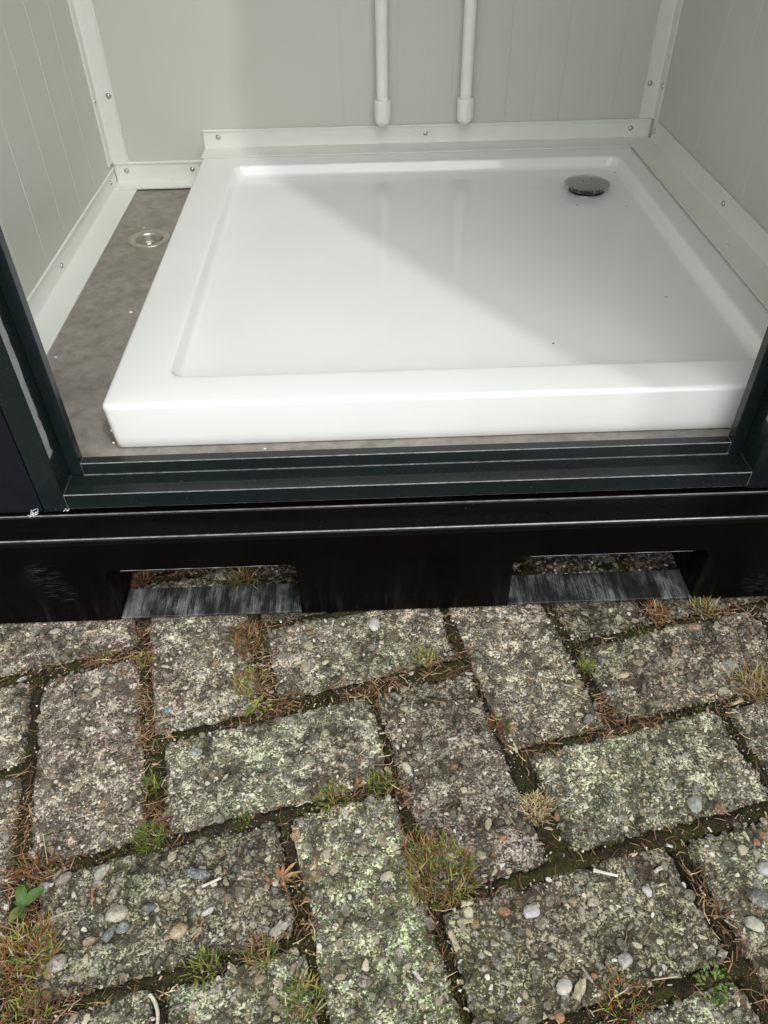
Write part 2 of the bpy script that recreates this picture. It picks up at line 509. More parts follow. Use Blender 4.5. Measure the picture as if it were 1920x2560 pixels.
# --- base beam: web with two fork pockets, top flange with rounded nose
def beam_web():
    x0, x1, zt = CAB_X0, CAB_X1, 0.1345
    R = 0.010; zo = 0.0895
    pts = [(x0, 0.0)]
    for a, b_ in ((-0.322, -0.093), (0.171, 0.408)):
        pts += [(a, 0.0)]
        pts += [(q[0], q[1]) for q in arc(a + R, zo - R, R, 180, 90, 6)]
        pts += [(q[0], q[1]) for q in arc(b_ - R, zo - R, R, 90, 0, 6)]
        pts += [(b_, 0.0)]
    pts += [(x1, 0.0), (x1, zt), (x0, zt)]
    v, f = extrude_profile(pts, 'y', 0.0, 0.006)
    return v, f
v, f = beam_web()
base_beam = obj('base_beam', v, f, M['beam_face'], cabin, (0.45, 0.02, 0.0), bevel=0.0008)
fix_normals(base_beam)
prof = [(0.0, 0.1346)] + arc(0.0055, 0.1375, 0.0055, 180, 90, 6) + [(0.0395, 0.143), (0.0405, 0.1447), (0.042, 0.1452), (0.0445, 0.1447), (0.0465, 0.1428), (0.0600, 0.1426), (0.0600, 0.1385), (0.006, 0.1385), (0.006, 0.1346)]
v, f = extrude_profile(prof, 'x', CAB_X0, CAB_X1)
tf = fix_normals(obj('top_flange', v, f, M['beam'], base_beam, (0.45, 0.02, 0.135), smooth=40))
tf.data.materials.append(M['edge'])
for k_ in (4, 9): tf.data.polygons[k_].material_index = 1      # highlight painted along the nose and the rear bead
for a, b_ in ((-0.3218, -0.0932), (0.1712, 0.4078)):
    pl = box('pocket_plate', (a, b_, 0.0004, 0.0485, 0.0006, 0.0042), M['plate'], base_beam, bevel=0.0006)
    for x in (a - 0.0045, b_ + 0.0005):
        box('pocket_cheek', (x, x + 0.004, 0.0062, 0.34, 0.001, 0.1340), M['beam_face'], base_beam)
    box('pocket_roof', (a - 0.0003, b_ + 0.0003, 0.0063, 0.34, 0.0925, 0.0955), M['beam_face'], base_beam)
    # thin strip of worn metal on the lower lip of the web
    n = 40; vv = []; ff = []
    for i in range(n + 1):
        x = a + 0.02 + (b_ - a - 0.04) * i / n
        w = 0.0004 + 0.0012 * max(0, float(vnoise(np.array(x * 90), np.array(3.0), 5)) + 0.12)
        vv += [(x, -0.0004, 0.0896), (x, -0.0004, 0.0896 + w)]
    for i in range(n): ff.append((2 * i, 2 * i + 2, 2 * i + 3, 2 * i + 1))
    obj('bare_lip', vv, ff, M['tape'], base_beam)
for nm, b_ in (('base_beam', (CAB_X0, CAB_X0 + 0.006, 0.0065, CAB_Y1, 0.0, 0.134)), ('base_beam', (CAB_X1 - 0.006, CAB_X1, 0.0065, CAB_Y1, 0.0, 0.134)),
               ('base_beam', (CAB_X0, CAB_X1, CAB_Y1, CAB_Y1 + 0.006, 0.0, 0.134))):
    box(nm, b_, M['beam_face'], cabin)

# --- floor slab with a round hole for the drain
DR = (-0.3925, 0.763)
def floor_mesh():
    n = 48; v = []; f = []
    x0, x1, y0, y1 = XL - 0.02, XR + 0.02, 0.0990, YB + 0.03
    cx, cy = DR
    for i in range(n):
        a = 2 * math.pi * i / n
        v.append((cx + 0.0262 * math.cos(a), cy + 0.0262 * math.sin(a), ZF))
    for i in range(n):
        a = 2 * math.pi * i / n; c, s = math.cos(a), math.sin(a)
        t = min([((x1 - cx) / c if c > 1e-9 else 1e9), ((x0 - cx) / c if c < -1e-9 else 1e9), ((y1 - cy) / s if s > 1e-9 else 1e9), ((y0 - cy) / s if s < -1e-9 else 1e9)])
        v.append((cx + t * c, cy + t * s, ZF))
    # exact corners
    cor = [(x1, y0), (x1, y1), (x0, y1), (x0, y0)]
    for px, py in cor:
        best = min(range(n), key=lambda i: (v[n + i][0] - px) ** 2 + (v[n + i][1] - py) ** 2)
        v[n + best] = (px, py, ZF)
    for i in range(n):
        f.append((i, n + i, n + (i + 1) % n, (i + 1) % n))
    return v, f
v, f = floor_mesh()
fl = obj('floor', v, f, M['vinyl'], cabin, (0.05, 0.57, ZF)); fix_normals(fl)
box('subfloor', (XL - 0.02, XR + 0.02, 0.0995, YB + 0.03, 0.1440, 0.1490), M['dark'], cabin)

# --- inner walls: profiled sheet with narrow pressed grooves
def ribbed(coords0, coords1, grooves, depth_dir, face, axis, z0, z1, back):
    """front face polyline along `axis` ('x' or 'y') with V grooves; back = thickness away from room"""
    pts = [(coords0, 0.0)]
    for c, w, d in sorted(grooves):
        pts += [(c - w, 0.0), (c - w * 0.3, d), (c + w * 0.3, d), (c + w, 0.0)]
    pts += [(coords1, 0.0)]
    P = []
    for s, d in pts:
        off = face + depth_dir * d
        P.append((s, off) if axis == 'x' else (off, s))
    o = face + depth_dir * back
    P += ([(coords1, o), (coords0, o)] if axis == 'x' else [(o, coords1), (o, coords0)])
    return extrude_profile(P, 'z', z0, z1)

gl = [(0.91, .0016, .0005), (0.80, .0016, .0007), (0.69, .0016, .0006), (0.58, .0016, .0007), (0.47, .0016, .0007), (0.36, .0018, .0009), (0.25, .0018, .0009), (0.14, .0018, .0009)]
v, f = ribbed(0.0995, YB, gl, -1, XL, 'y', 0.1495, 2.25, 0.04)
fix_normals(obj('wall', v, f, M['wall'], cabin, (XL, 0.55, 0.15)))
gr_ = [(y, .0013, .0005) for y in (0.91, 0.80, 0.69, 0.58, 0.47, 0.36, 0.25, 0.14)]
v, f = ribbed(0.0995, YB, gr_, 1, XR, 'y', 0.1495, 2.25, 0.04)
fix_normals(obj('wall', v, f, M['wall'], cabin, (XR, 0.55, 0.15)))
gb = []
for i in range(-8, 11):
    x = 0.519 - 0.0548 * i
    if -0.50 < x < 0.57:
        strong = (i % 2 == 0)
        fade = 1.0 if x > 0.25 else 0.45
        gb.append((x, 0.0013 if strong else 0.0010, (0.0007 if strong else 0.0003) * fade))
v, f = ribbed(XL, XR, gb, 1, YB, 'x', 0.1495, 2.25, 0.04)
fix_normals(obj('wall', v, f, M['wall'], cabin, (0.05, YB, 0.15)))
box('ceiling', (XL - 0.02, XR + 0.02, 0.0995, YB + 0.03, 2.2505, 2.29), M['ceiling'], cabin)

# --- outside skin
box('facade_panel', (CAB_X0, -0.3908, 0.0497, 0.0985, 0.1436, CAB_Z1 - 0.06), M['panel'], cabin, bevel=0.0012)
box('facade_panel', (0.4868, CAB_X1, 0.0497, 0.0985, 0.1436, CAB_Z1 - 0.06), M['panel'], cabin, bevel=0.0012)
box('facade_panel', (-0.3895, 0.4855, 0.0497, 0.0985, HEAD_Z + 0.03, CAB_Z1 - 0.06), M['panel'], cabin, bevel=0.0012)
box('side_cladding', (CAB_X0, CAB_X0 + 0.01, 0.0988, CAB_Y1, 0.1436, CAB_Z1 - 0.06), M['panel'], cabin)
box('side_cladding', (CAB_X1 - 0.01, CAB_X1, 0.0988, CAB_Y1, 0.1436, CAB_Z1 - 0.06), M['panel'], cabin)
box('rear_cladding', (CAB_X0 + 0.0105, CAB_X1 - 0.0105, CAB_Y1 - 0.01, CAB_Y1, 0.1436, CAB_Z1 - 0.06), M['panel'], cabin)
box('roof', (CAB_X0 - 0.02, CAB_X1 + 0.02, 0.02, CAB_Y1 + 0.02, CAB_Z1 - 0.0598, CAB_Z1), M['panel'], cabin, bevel=0.004)

# --- door frame
frame = empty('door_frame', (0.047, 0.07, 0.1475), parent=cabin)
mb = MB()
v, f = extrude_profile([(0.0487, 0.1478), (0.0487, 0.1695), (0.0635, 0.1696), (0.0650, 0.1699), (0.0665, 0.1696), (0.0988, 0.1695), (0.0988, 0.1500)], 'x', -0.3603, 0.4548)
mb.add(v, f)
mb.box(-0.3448, 0.4383, 0.0853, 0.0988, 0.1697, 0.187)
fix_normals(mb.build('sill', M['frame'], frame, bevel=0.0009, edge=True))
box('sill_highlight', (-0.3447, 0.4382, 0.0843, 0.0852, 0.1696, 0.1702), M['edge'], frame)  # thin strip in the highlight colour, paints a light line below the riser
def jamb(sx, x_out, x_rev, x_stop):
    mb = MB()
    lo, hi = sorted((x_out, x_rev)); mb.box(lo, hi, 0.0487, 0.0988, 0.1440, HEAD_Z + 0.028)
    lo, hi = sorted((x_rev + sx * 0.0001, x_stop)); mb.box(lo, hi, 0.0853, 0.0988, 0.1699, HEAD_Z - 0.001)
    j = mb.build('jamb', M['frame'], frame, bevel=0.0010)
    # torn sealing tape on the reveal
    n = 90; vv = []; ff = []
    z0 = 0.222 if sx > 0 else 0.236
    for i in range(n + 1):
        z = z0 + (1.9 - z0) * (i / n) ** 1.6
        w = 0.0125 + 0.0022 * float(fbm(np.array(z * 210), np.array(1.0 + sx), 3)) + 0.0012 * float(vnoise(np.array(z * 60), np.array(2.0), 4))
        if i == 0: w = 0.004
        xa = x_rev + sx * 0.0005
        vv += [(xa, 0.0502, z), (xa, 0.0502 + w, z)]
    for i in range(n): ff.append((2 * i, 2 * i + 1, 2 * i + 3, 2 * i + 2))
    t_ = obj('sealing_tape', vv, ff, M['tape'], j)
    return j
# (frame is level 2, jamb level 3: the tape would be a fourth level, so it is parented to the frame below)
jl = jamb(1, -0.3890, -0.3605, -0.3450)
jr = jamb(-1, 0.4852, 0.4550, 0.4385)
for j in (jl, jr):
    for c in list(j.children):
        w = WORLD_ORIGIN[c.name]; c.parent = frame; c.location = w - WORLD_ORIGIN[frame.name]
box('frame_head', (-0.3603, 0.4548, 0.0487, 0.0988, HEAD_Z, HEAD_Z + 0.028), M['frame'], frame, bevel=0.001)

# --- door leaf, swung open beyond a right angle (just outside the picture on the right; its shadow crosses the tray)
HX, HY = 0.478, -0.012
DD = Vector((0.516, -0.857, 0)); DN = Vector((0.857, 0.516, 0))
def dpt(a, t, z): q = Vector((HX, HY, 0)) + DD * a + DN * t; return (q.x, q.y, z)
def dbox(a0, a1, t0, t1, z0, z1):
    v = [dpt(a0, t0, z0), dpt(a1, t0, z0), dpt(a1, t1, z0), dpt(a0, t1, z0), dpt(a0, t0, z1), dpt(a1, t0, z1), dpt(a1, t1, z1), dpt(a0, t1, z1)]
    return v, [(0, 3, 2, 1), (4, 5, 6, 7), (0, 1, 5, 4), (1, 2, 6, 5), (2, 3, 7, 6), (3, 0, 4, 7)]
door = fix_normals(obj('door', *dbox(0.0, 0.862, 0.0, 0.045, 0.190, 2.11), M['panel'], cabin, bevel=0.002))
for t0, t1 in ((-0.045, -0.0003), (0.0453, 0.090)):
    mbh = MB()
    mbh.add(*dbox(0.80, 0.82, t0, t1, 1.08, 1.10)); s_ = -1 if t0 < 0 else 1
    tt = (t0 - 0.012, t0) if s_ < 0 else (t1, t1 + 0.012)
    mbh.add(*dbox(0.70, 0.822, tt[0], tt[1], 1.078, 1.102))
    fix_normals(mbh.build('handle', M['steel'], door, bevel=0.003))
for z in (0.4, 1.2, 1.9):
    v, f = lathe([(0.0, z), (0.008, z), (0.008, z + 0.09), (0.0, z + 0.09)], 12, 0.4845, 0.022)
    obj('hinge', v, f, M['steel'], door, smooth=40)

# --- trims and skirtings, screws
SCREW_ME = None
def screw(parent, loc, normal):
    global SCREW_ME
    if SCREW_ME is None:
        v, f = lathe([(0.0052, 0.0), (0.0052, 0.0005), (0.0040, 0.0007), (0.0039, 0.0014), (0.0032, 0.0024), (0.0018, 0.0030), (0.0013, 0.0030), (0.0011, 0.0018), (0.0, 0.0016)], 14)
        SCREW_ME = make_mesh('screw', v, f, M['screw'], smooth=50)
    o = bpy.data.objects.new('screw', SCREW_ME); COL.objects.link(o)
    place(o, loc, parent)
    o.rotation_euler = Vector(normal).to_track_quat('Z', 'Y').to_euler()
    return o

def l_profile(vert_face, thick, flange_end, z0, z1, hem=0.0016, lift=0.0):
    """L section in (s,z): wall side at vert_face - thick*dir .. flange towards the room"""
    d = 1 if flange_end > vert_face else -1
    a = vert_face - d * 0.0            # room-side face of the upright leg
    w = vert_face - d * thick          # wall-side
    return [(w, z0), (flange_end, z0 + lift), (flange_end, z0 + thick + lift), (a + d * 0.006, z0 + thick + 0.0002), (a + d * 0.0015, z0 + thick + 0.0012), (a, z0 + thick + 0.0045),
            (a, z1 - 0.0050), (a + d * hem, z1 - 0.0042), (a + d * hem, z1 - 0.0008), (a + d * hem * 0.4, z1), (w, z1)]

# left skirting along the left wall
sk = obj('skirting', *extrude_profile(l_profile(-0.5120, 0.0024, -0.4640, ZF + 0.0001, 0.2125, lift=0.0004), 'y', 0.1010, 1.0445), M['trim'], cabin, smooth=35); fix_normals(sk)
for y, z in ((1.000, 0.196), (0.625, 0.191), (0.25, 0.193)): screw(sk, (-0.5119, y, z), (1, 0, 0))
# back skirting left of the tray
sk = obj('skirting', *extrude_profile(l_profile(1.0470, 0.0024, 1.0085, ZF + 0.0029, 0.2210, lift=0.0003), 'x', -0.5105, -0.3170), M['trim'], cabin, smooth=35); fix_normals(sk)
for x, z in ((-0.487, 0.2035), (-0.350, 0.2030)): screw(sk, (x, 1.0469, z), (0, -1, 0))
# flashing over the back rim of the tray
sk = obj('flashing', *extrude_profile(l_profile(1.0465, 0.0022, 0.9910, 0.2420, 0.2795, lift=0.0001), 'x', -0.3165, 0.6020), M['trim'], cabin, smooth=35); fix_normals(sk)
for x, z in ((-0.286, 0.2650), (0.138, 0.2630), (0.562, 0.2620)): screw(sk, (x, 1.0464, z), (0, -1, 0))
# flashing over the right rim of the tray
sk = obj('flashing', *extrude_profile(l_profile(0.6030, 0.0022, 0.5510, 0.2446, 0.2825, lift=-0.0002), 'y', 0.1010, 1.0300), M['trim'], cabin, smooth=35); fix_normals(sk)
for y, z in ((1.018, 0.2635), (0.628, 0.2640), (0.22, 0.264)): screw(sk, (0.6029, y, z), (-1, 0, 0))
# corner trims
def corner_trim(cx, d, back_w, side_w):
    t = 0.0024; y = YB - 0.0003; x = cx + d * 0.0003
    P = [(x, y), (x + d * back_w, y), (x + d * back_w, y - t - 0.0012), (x + d * (back_w - 0.0032), y - t - 0.0012), (x + d * (back_w - 0.0042), y - t), (x + d * (t + 0.0025), y - t),
         (x + d * t, y - t - 0.0025), (x + d * t, y - side_w + 0.0042), (x + d * (t + 0.0012), y - side_w + 0.0032), (x + d * (t + 0.0012), y - side_w), (x, y - side_w)]
    o = obj('corner_trim', *extrude_profile(P, 'z', 0.2212 if d > 0 else 0.2800, 2.2495), M['trim'], cabin, smooth=35)
    return fix_normals(o)
ct = corner_trim(XL, 1, 0.036, 0.031)
screw(ct, (-0.489, YB - 0.0028, 0.346), (0, -1, 0)); screw(ct, (XL + 0.0028, 1.0255, 0.342), (1, 0, 0))
ct = corner_trim(XR, -1, 0.031, 0.033)
screw(ct, (0.5845, YB - 0.0028, 0.3445), (0, -1, 0)); screw(ct, (XR - 0.0028, 1.0265, 0.344), (-1, 0, 0))

# ================================================================== shower tray
tray = empty('shower_tray', (0.142, 0.585, ZF), 'white square shower tray with raised rim standing on the grey cabin floor', 'shower tray')
DC = (0.427, 0.829)
def rrect(x0, x1, y0, y1, r, z, nc=8, ne=8):
    P = []
    cs = [(x1 - r, y0 + r, -90), (x1 - r, y1 - r, 0), (x0 + r, y1 - r, 90), (x0 + r, y0 + r, 180)]
    for k_, (cx, cy, a0) in enumerate(cs):
        arcp = arc(cx, cy, r, a0, a0 + 90, nc)
        P += arcp
        nx = cs[(k_ + 1) % 4]
        st = arc(nx[0], nx[1], r, nx[2], nx[2], 1)[0]
        for i in range(1, ne):
            P.append((arcp[-1][0] + (st[0] - arcp[-1][0]) * i / ne, arcp[-1][1] + (st[1] - arcp[-1][1]) * i / ne))
    return [(x, y, z) for x, y in P]
def inset(b_, i): return (b_[0] + i, b_[1] - i, b_[2] + i, b_[3] - i)
OUT = (-0.3165, 0.6000, 0.1237, 1.0460); ZT = 0.2417
loops = []
loops.append(rrect(*inset(OUT, 0.0045), 0.010, ZF + 0.0012))
loops.append(rrect(*inset(OUT, 0.0030), 0.009, ZF + 0.0012 + 0.002))
loops.append(rrect(*inset(OUT, 0.0022), 0.0095, 0.195))
R = 0.0065
for i in range(7):
    a = math.radians(90 * i / 6)
    loops.append(rrect(*inset(OUT, R * (1 - math.cos(a))), 0.010 - 0.0003 * i, ZT - R + R * math.sin(a)))
BAS = (-0.2490, 0.5165, 0.1815, 0.9450)
loops.append(rrect(*inset(BAS, -0.004), 0.022, ZT))
R = 0.0045
for i in range(1, 6):
    a = math.radians(72 * i / 5)
    loops.append(rrect(*inset(BAS, R * math.sin(a)), 0.020, ZT - R * (1 - math.cos(a))))
i0 = R * math.sin(math.radians(72)); z0 = ZT - R * (1 - math.cos(math.radians(72)))
zbot = 0.2225; R2 = 0.010
for i in range(0, 8):
    a = math.radians(72 * (1 - i / 7))
    # concave fillet running out into the floor
    ins = i0 + 0.0035 + R2 * (math.sin(math.radians(72)) - math.sin(a))
    z = zbot + R2 * (1 - math.cos(a))
    loops.append(rrect(*inset(BAS, ins), 0.024, min(z, z0 - 0.001)))
last = loops[-1]
circ = []
for x, y, z in last:
    a = math.atan2(y - DC[1], x - DC[0]); circ.append((DC[0] + 0.050 * math.cos(a), DC[1] + 0.050 * math.sin(a), 0.2205))
for t in (0.12, 0.35, 0.6, 0.85, 1.0):
    loops.append([tuple(p[i] + (q[i] - p[i]) * t for i in range(3)) for p, q in zip(last, circ)])
for r, z in ((0.046, 0.2200), (0.041, 0.2185), (0.037, 0.2180), (0.027, 0.2175), (0.0265, 0.205)):
    lp = []
    for x, y, _ in last:
        a = math.atan2(y - DC[1], x - DC[0]); lp.append((DC[0] + r * math.cos(a), DC[1] + r * math.sin(a), z))
    loops.append(lp)
n = len(last); v = [p for lp in loops for p in lp]; f = []
for j in range(len(loops) - 1):
    for i in range(n):
        f.append((j * n + i, j * n + (i + 1) % n, (j + 1) * n + (i + 1) % n, (j + 1) * n + i))
basin = obj('basin', v, f, M['acrylic'], tray, (0.142, 0.585, ZF), smooth=60); fix_normals(basin)
# make sure the normals look up
if basin.data.polygons[len(f) // 2].normal.z < 0: basin.data.flip_normals()
# waste outlet
v, f = lathe([(0.0275, 0.2180), (0.0275, 0.2205), (0.029, 0.2213), (0.0335, 0.2210), (0.0355, 0.2195), (0.0355, 0.2178)], 40, *DC)
ring = obj('drain_ring', v, f, M['chrome'], tray, smooth=40); fix_normals(ring)
v, f = lathe([(0.0, 0.2353), (0.012, 0.2352), (0.026, 0.2346), (0.036, 0.2337), (0.0405, 0.2330), (0.0418, 0.2322), (0.0415, 0.2314), (0.038, 0.2312), (0.0, 0.2316)], 56, *DC)
cover = obj('drain_cover', v, f, M['chrome'], tray, smooth=45); fix_normals(cover)
for i in range(7):
    a = 2 * math.pi * (i + 0.22) / 7 - math.pi / 2
    x, y = DC[0] + 0.0315 * math.cos(a), DC[1] + 0.0315 * math.sin(a)
    box('cover_post', (x - 0.0011, x + 0.0011, y - 0.0011, y + 0.0011, 0.2210, 0.2314), M['chrome'], cover)
for x, y in ((0.4180, 0.8290), (0.4365, 0.8385)):
    v, f = lathe([(0.0014, 0.2340), (0.0014, 0.23545), (0.0, 0.23545)], 10, x, y)
    obj('cover_hole', v, f, M['dark'], cover)
v, f = lathe([(0.0, 0.2010), (0.0268, 0.2010)], 24, *DC); obj('drain_throat', v, f, M['dark'], tray)

# ================================================================== pipes
for x, lab in ((0.0500, 'left of the two white water pipes, capped just above the tray flashing'), (0.2145, 'right of the two white water pipes, nearer the chrome tray drain, capped at its foot')):
    p = empty('water_pipe', (x, 1.0255, 0.283), lab, 'pipe', 'white water pipes on the back wall')
    v, f = lathe([(0.0115, 0.320), (0.0115, 2.2490)], 28); v = [(a + x, b_ + 1.0255, c) for a, b_, c in v]
    obj('pipe', v, f, M['pipe'], p, (x, 1.0255, 0.32), smooth=True)
    prof = [(0.0, 0.2830)] + [(0.0163 * math.sin(math.radians(t)), 0.2993 - 0.0163 * math.cos(math.radians(t))) for t in (15, 30, 45, 60, 75, 90)] + [(0.0165, 0.3280), (0.0160, 0.3315), (0.0150, 0.3325), (0.0118, 0.3325), (0.0117, 0.325)]
    v, f = lathe(prof, 28); v = [(a + x, b_ + 1.0255, c) for a, b_, c in v]
    fix_normals(obj('end_cap', v, f, M['pipe'], p, (x, 1.0255, 0.283), smooth=50))
    for z in (0.95, 1.7): 
        v, f = lathe([(0.0119, z), (0.016, z), (0.016, z + .02), (0.0119, z + .02)], 20); v = [(a + x, b_ + 1.0255, c) for a, b_, c in v]
        obj('pipe_clip', v, f, M['pipe'], p, smooth=40)

# ================================================================== floor drain
fd = empty('floor_drain', (DR[0], DR[1], ZF), 'round brushed steel floor drain in the grey floor beside the tray', 'floor drain')
v, f = lathe([(0.0385, ZF + 0.0002), (0.0380, ZF + 0.0012), (0.0350, ZF + 0.0016), (0.0275, ZF + 0.0010), (0.0255, ZF + 0.0002), (0.0245, ZF - 0.002), (0.0240, ZF - 0.020)], 44, *DR)
fix_normals(obj('flange', v, f, M['steel'], fd, smooth=45))
v, f = lathe([(0.0240, ZF - 0.0150), (0.0215, ZF - 0.0140), (0.0195, ZF - 0.0150), (0.0190, ZF - 0.0175)], 40, *DR)
obj('strainer_ring', v, f, M['steel'], fd, smooth=45)
mb = MB()
for a in (0.35, 0.35 + math.pi / 2):
    c, s = math.cos(a), math.sin(a); w = 0.0042; L = 0.0200; z = ZF - 0.0150
    mb.add([(DR[0] + c * L - s * w, DR[1] + s * L + c * w, z), (DR[0] - c * L - s * w, DR[1] - s * L + c * w, z + 0.0001), (DR[0] - c * L + s * w, DR[1] - s * L - c * w, z), (DR[0] + c * L + s * w, DR[1] + s * L - c * w, z + .0001)], [(0, 1, 2, 3)])
mb.build('strainer_bars', M['steel'], fd)
v, f = lathe([(0.0, ZF - 0.0220), (0.0238, ZF - 0.0220)], 30, *DR); obj('drain_throat', v, f, M['dark'], fd)

# ================================================================== paving
ANG = math.radians(12.5); CA, SA = math.cos(ANG), math.sin(ANG)
def uv2xy(u, v): return u * CA - v * SA, u * SA + v * CA
def xy2uv(x, y): return x * CA + y * SA, -x * SA + y * CA
COLL = {-1: -0.530, 0: -0.407, 1: -0.280, 2: -0.142, 3: -0.027, 4: 0.102, 5: 0.227, 6: 0.352}
ROWT = {0: 0.007, 1: -0.121, 2: -0.240, 3: -0.3655}
def cl(c): return COLL[c] if c in COLL else (-0.530 + (c + 1) * 0.1265 if c < -1 else 0.352 + (c - 6) * 0.1265)
def rt(r): return ROWT[r] if r in ROWT else (0.007 - r * 0.1245 if r < 0 else -0.3655 - (r - 3) * 0.1225)
prng = random.Random(31)
PAVERS = []                           # u0,u1,v0,v1,horizontal
for r in range(-8, 14):
    for c in range(-16, 18):
        if (c - (2 - r)) % 4 == 0:      # horizontal, columns c, c+1
            rect = [cl(c), cl(c + 2) - prng.uniform(.013, .019), rt(r + 1) + prng.uniform(.012, .018), rt(r)]; hz = True
        elif (c - (-r)) % 4 == 0:        # vertical stones: rows r, r+1
            rect = [cl(c), cl(c + 1) - prng.uniform(.013, .020), rt(r + 2) + prng.uniform(.012, .018), rt(r)]; hz = False
        else: continue
        key = (c, r)
        if key == (1, 1): rect[0] = -0.2715; rect[1] = -0.0385
        if key == (4, 2): rect[0] = 0.114; rect[1] = 0.339
        if key == (2, 2): rect[0] = -0.146; rect[1] = -0.040
        if key == (0, 2): rect[0] = -0.396; rect[1] = -0.163
        if key == (2, 0): rect[0] = -0.1395; rect[1] = 0.080; rect[2] = -0.096
        if key == (4, 0): rect[0] = 0.095; rect[1] = 0.211
        for q_, d_ in ((0, -.0052), (1, .0052), (2, -.0052), (3, .0046)): rect[q_] += d_
        x, y = uv2xy((rect[0] + rect[1]) / 2, (rect[2] + rect[3]) / 2)
        if -1.75 < x < 1.65 and -1.25 < y < 0.33:
            PAVERS.append((rect, hz, x, y, key))
PR = np.array([p[0] for p in PAVERS])

def joint_dist(x, y):
    """>0 : distance outside every stone (in a joint); <0 : inside one"""
    u, v = xy2uv(np.asarray(x), np.asarray(y))
    best = np.full(u.shape, 1e9)
    for u0, u1, v0, v1 in PR:
        dx = np.maximum(u0 - u, u - u1); dy = np.maximum(v0 - v, v - v1)
        best = np.minimum(best, np.maximum(dx, dy))
    return best

# --- the ground: one sheet to the horizon, fine under the joints
fx = np.concatenate([[-150, -40, -12, -4, -2], np.arange(-1.3, -0.62, 0.06), np.arange(-0.60, 0.62, 0.006), np.arange(0.66, 1.4, 0.06), [2, 4, 12, 40, 150]])
fy = np.concatenate([[-150, -40, -12, -4, -2], np.arange(-1.3, -0.54, 0.06), np.arange(-0.52, 0.14, 0.006), np.arange(0.18, 1.4, 0.06), [2, 4, 12, 40, 150]])
GX, GY = np.meshgrid(fx, fy)
jf = fbm(GX * 14, GY * 14, 3, 3)
GZ = -0.0042 + 0.0075 * jf + 0.004 * fbm(GX * 70, GY * 70, 9, 2)
GZ = np.minimum(GZ, -0.0015)
# higher, silted joints in the foreground on the right
sil = np.clip((GX - 0.05) / 0.15, 0, 1) * np.clip((-0.26 - GY) / 0.06, 0, 1) * np.clip((0.45 - GX) / 0.1, 0, 1)
GZ = GZ * (1 - 0.55 * sil)
JD = joint_dist(GX, GY)
GZ = np.where(JD < -0.007, -0.030, np.where(JD < -0.0045, np.minimum(GZ, -0.009), GZ))
far = (np.abs(GX) > 1.3) | (np.abs(GY) > 1.3)
GZ[far] = -0.004
ny_, nx_ = GX.shape
idx = np.arange(ny_ * nx_).reshape(ny_, nx_)
faces = np.stack([idx[:-1, :-1], idx[:-1, 1:], idx[1:, 1:], idx[1:, :-1]], -1).reshape(-1, 4)
ground = obj('ground', np.stack([GX, GY, GZ], -1).reshape(-1, 3), faces, M['soil'], None, (0, 0, 0), smooth=True)
tag(ground, kind='structure')

pavement = empty('pavement', (0, 0, 0), kind='structure')

# --- one stone: a worn slab with an eroded outline
def stone_mesh(L, W, seed, step):
    nx = max(8, int(L / step)); ny = max(6, int(W / step))
    s = np.linspace(-0.5, 0.5, nx); t = np.linspace(-0.5, 0.5, ny)
    S, T = np.meshgrid(s * L, t * W)
    ox, oy = seed * 3.17, seed * 1.91
    # eroded outline
    wx = fbm(S * 55 + ox, T * 55 + oy, seed, 3); wy = fbm(S * 55 + ox + 40, T * 55 + oy, seed + 3, 3)
    edge = np.minimum(L / 2 - np.abs(S), W / 2 - np.abs(T))
    k_ = np.clip(1 - edge / 0.02, 0, 1)
    big = fbm(S * 18 + ox, T * 18 + oy, seed + 8, 2)
    d = edge + 0.0044 * wx + 0.0075 * big
    X = S + wx * 0.006 * k_ - np.sign(S) * k_ * 0.0022 * (S ** 2 > 0)
    Y = T + wy * 0.006 * k_
    r = 0.0070
    e = np.clip(1 - np.maximum(d, 0) / r, 0, 1)
    H = -0.0062 * e ** 1.8
    H -= 0.02 * np.clip(-d / 0.004, 0, 1) * 0.4
    # corners are worn rounder
    cr = np.maximum(np.abs(S) - (L / 2 - 0.018), 0) ** 2 + np.maximum(np.abs(T) - (W / 2 - 0.018), 0) ** 2
    H -= 0.006 * np.clip((np.sqrt(cr) - 0.014) / 0.008, 0, 1)
    rel = 0.0028 * fbm(S * 60 + ox, T * 60 + oy, seed + 21, 3) + 0.0016 * fbm(S * 190 + ox, T * 190 + oy, seed + 31, 2) + 0.003 * fbm(S * 16 + ox, T * 16 + oy, seed + 55, 2)
    H = H + rel - 0.0030
    H = np.minimum(H, -0.0003)
    H[0, :] = H[-1, :] = -0.03; H[:, 0] = H[:, -1] = -0.03
    V = np.stack([X, Y, H], -1).reshape(-1, 3)
    id_ = np.arange(nx * ny).reshape(ny, nx)
    F = np.stack([id_[:-1, :-1], id_[:-1, 1:], id_[1:, 1:], id_[1:, :-1]], -1).reshape(-1, 4)
    return V, F, (s * L, t * W, H)

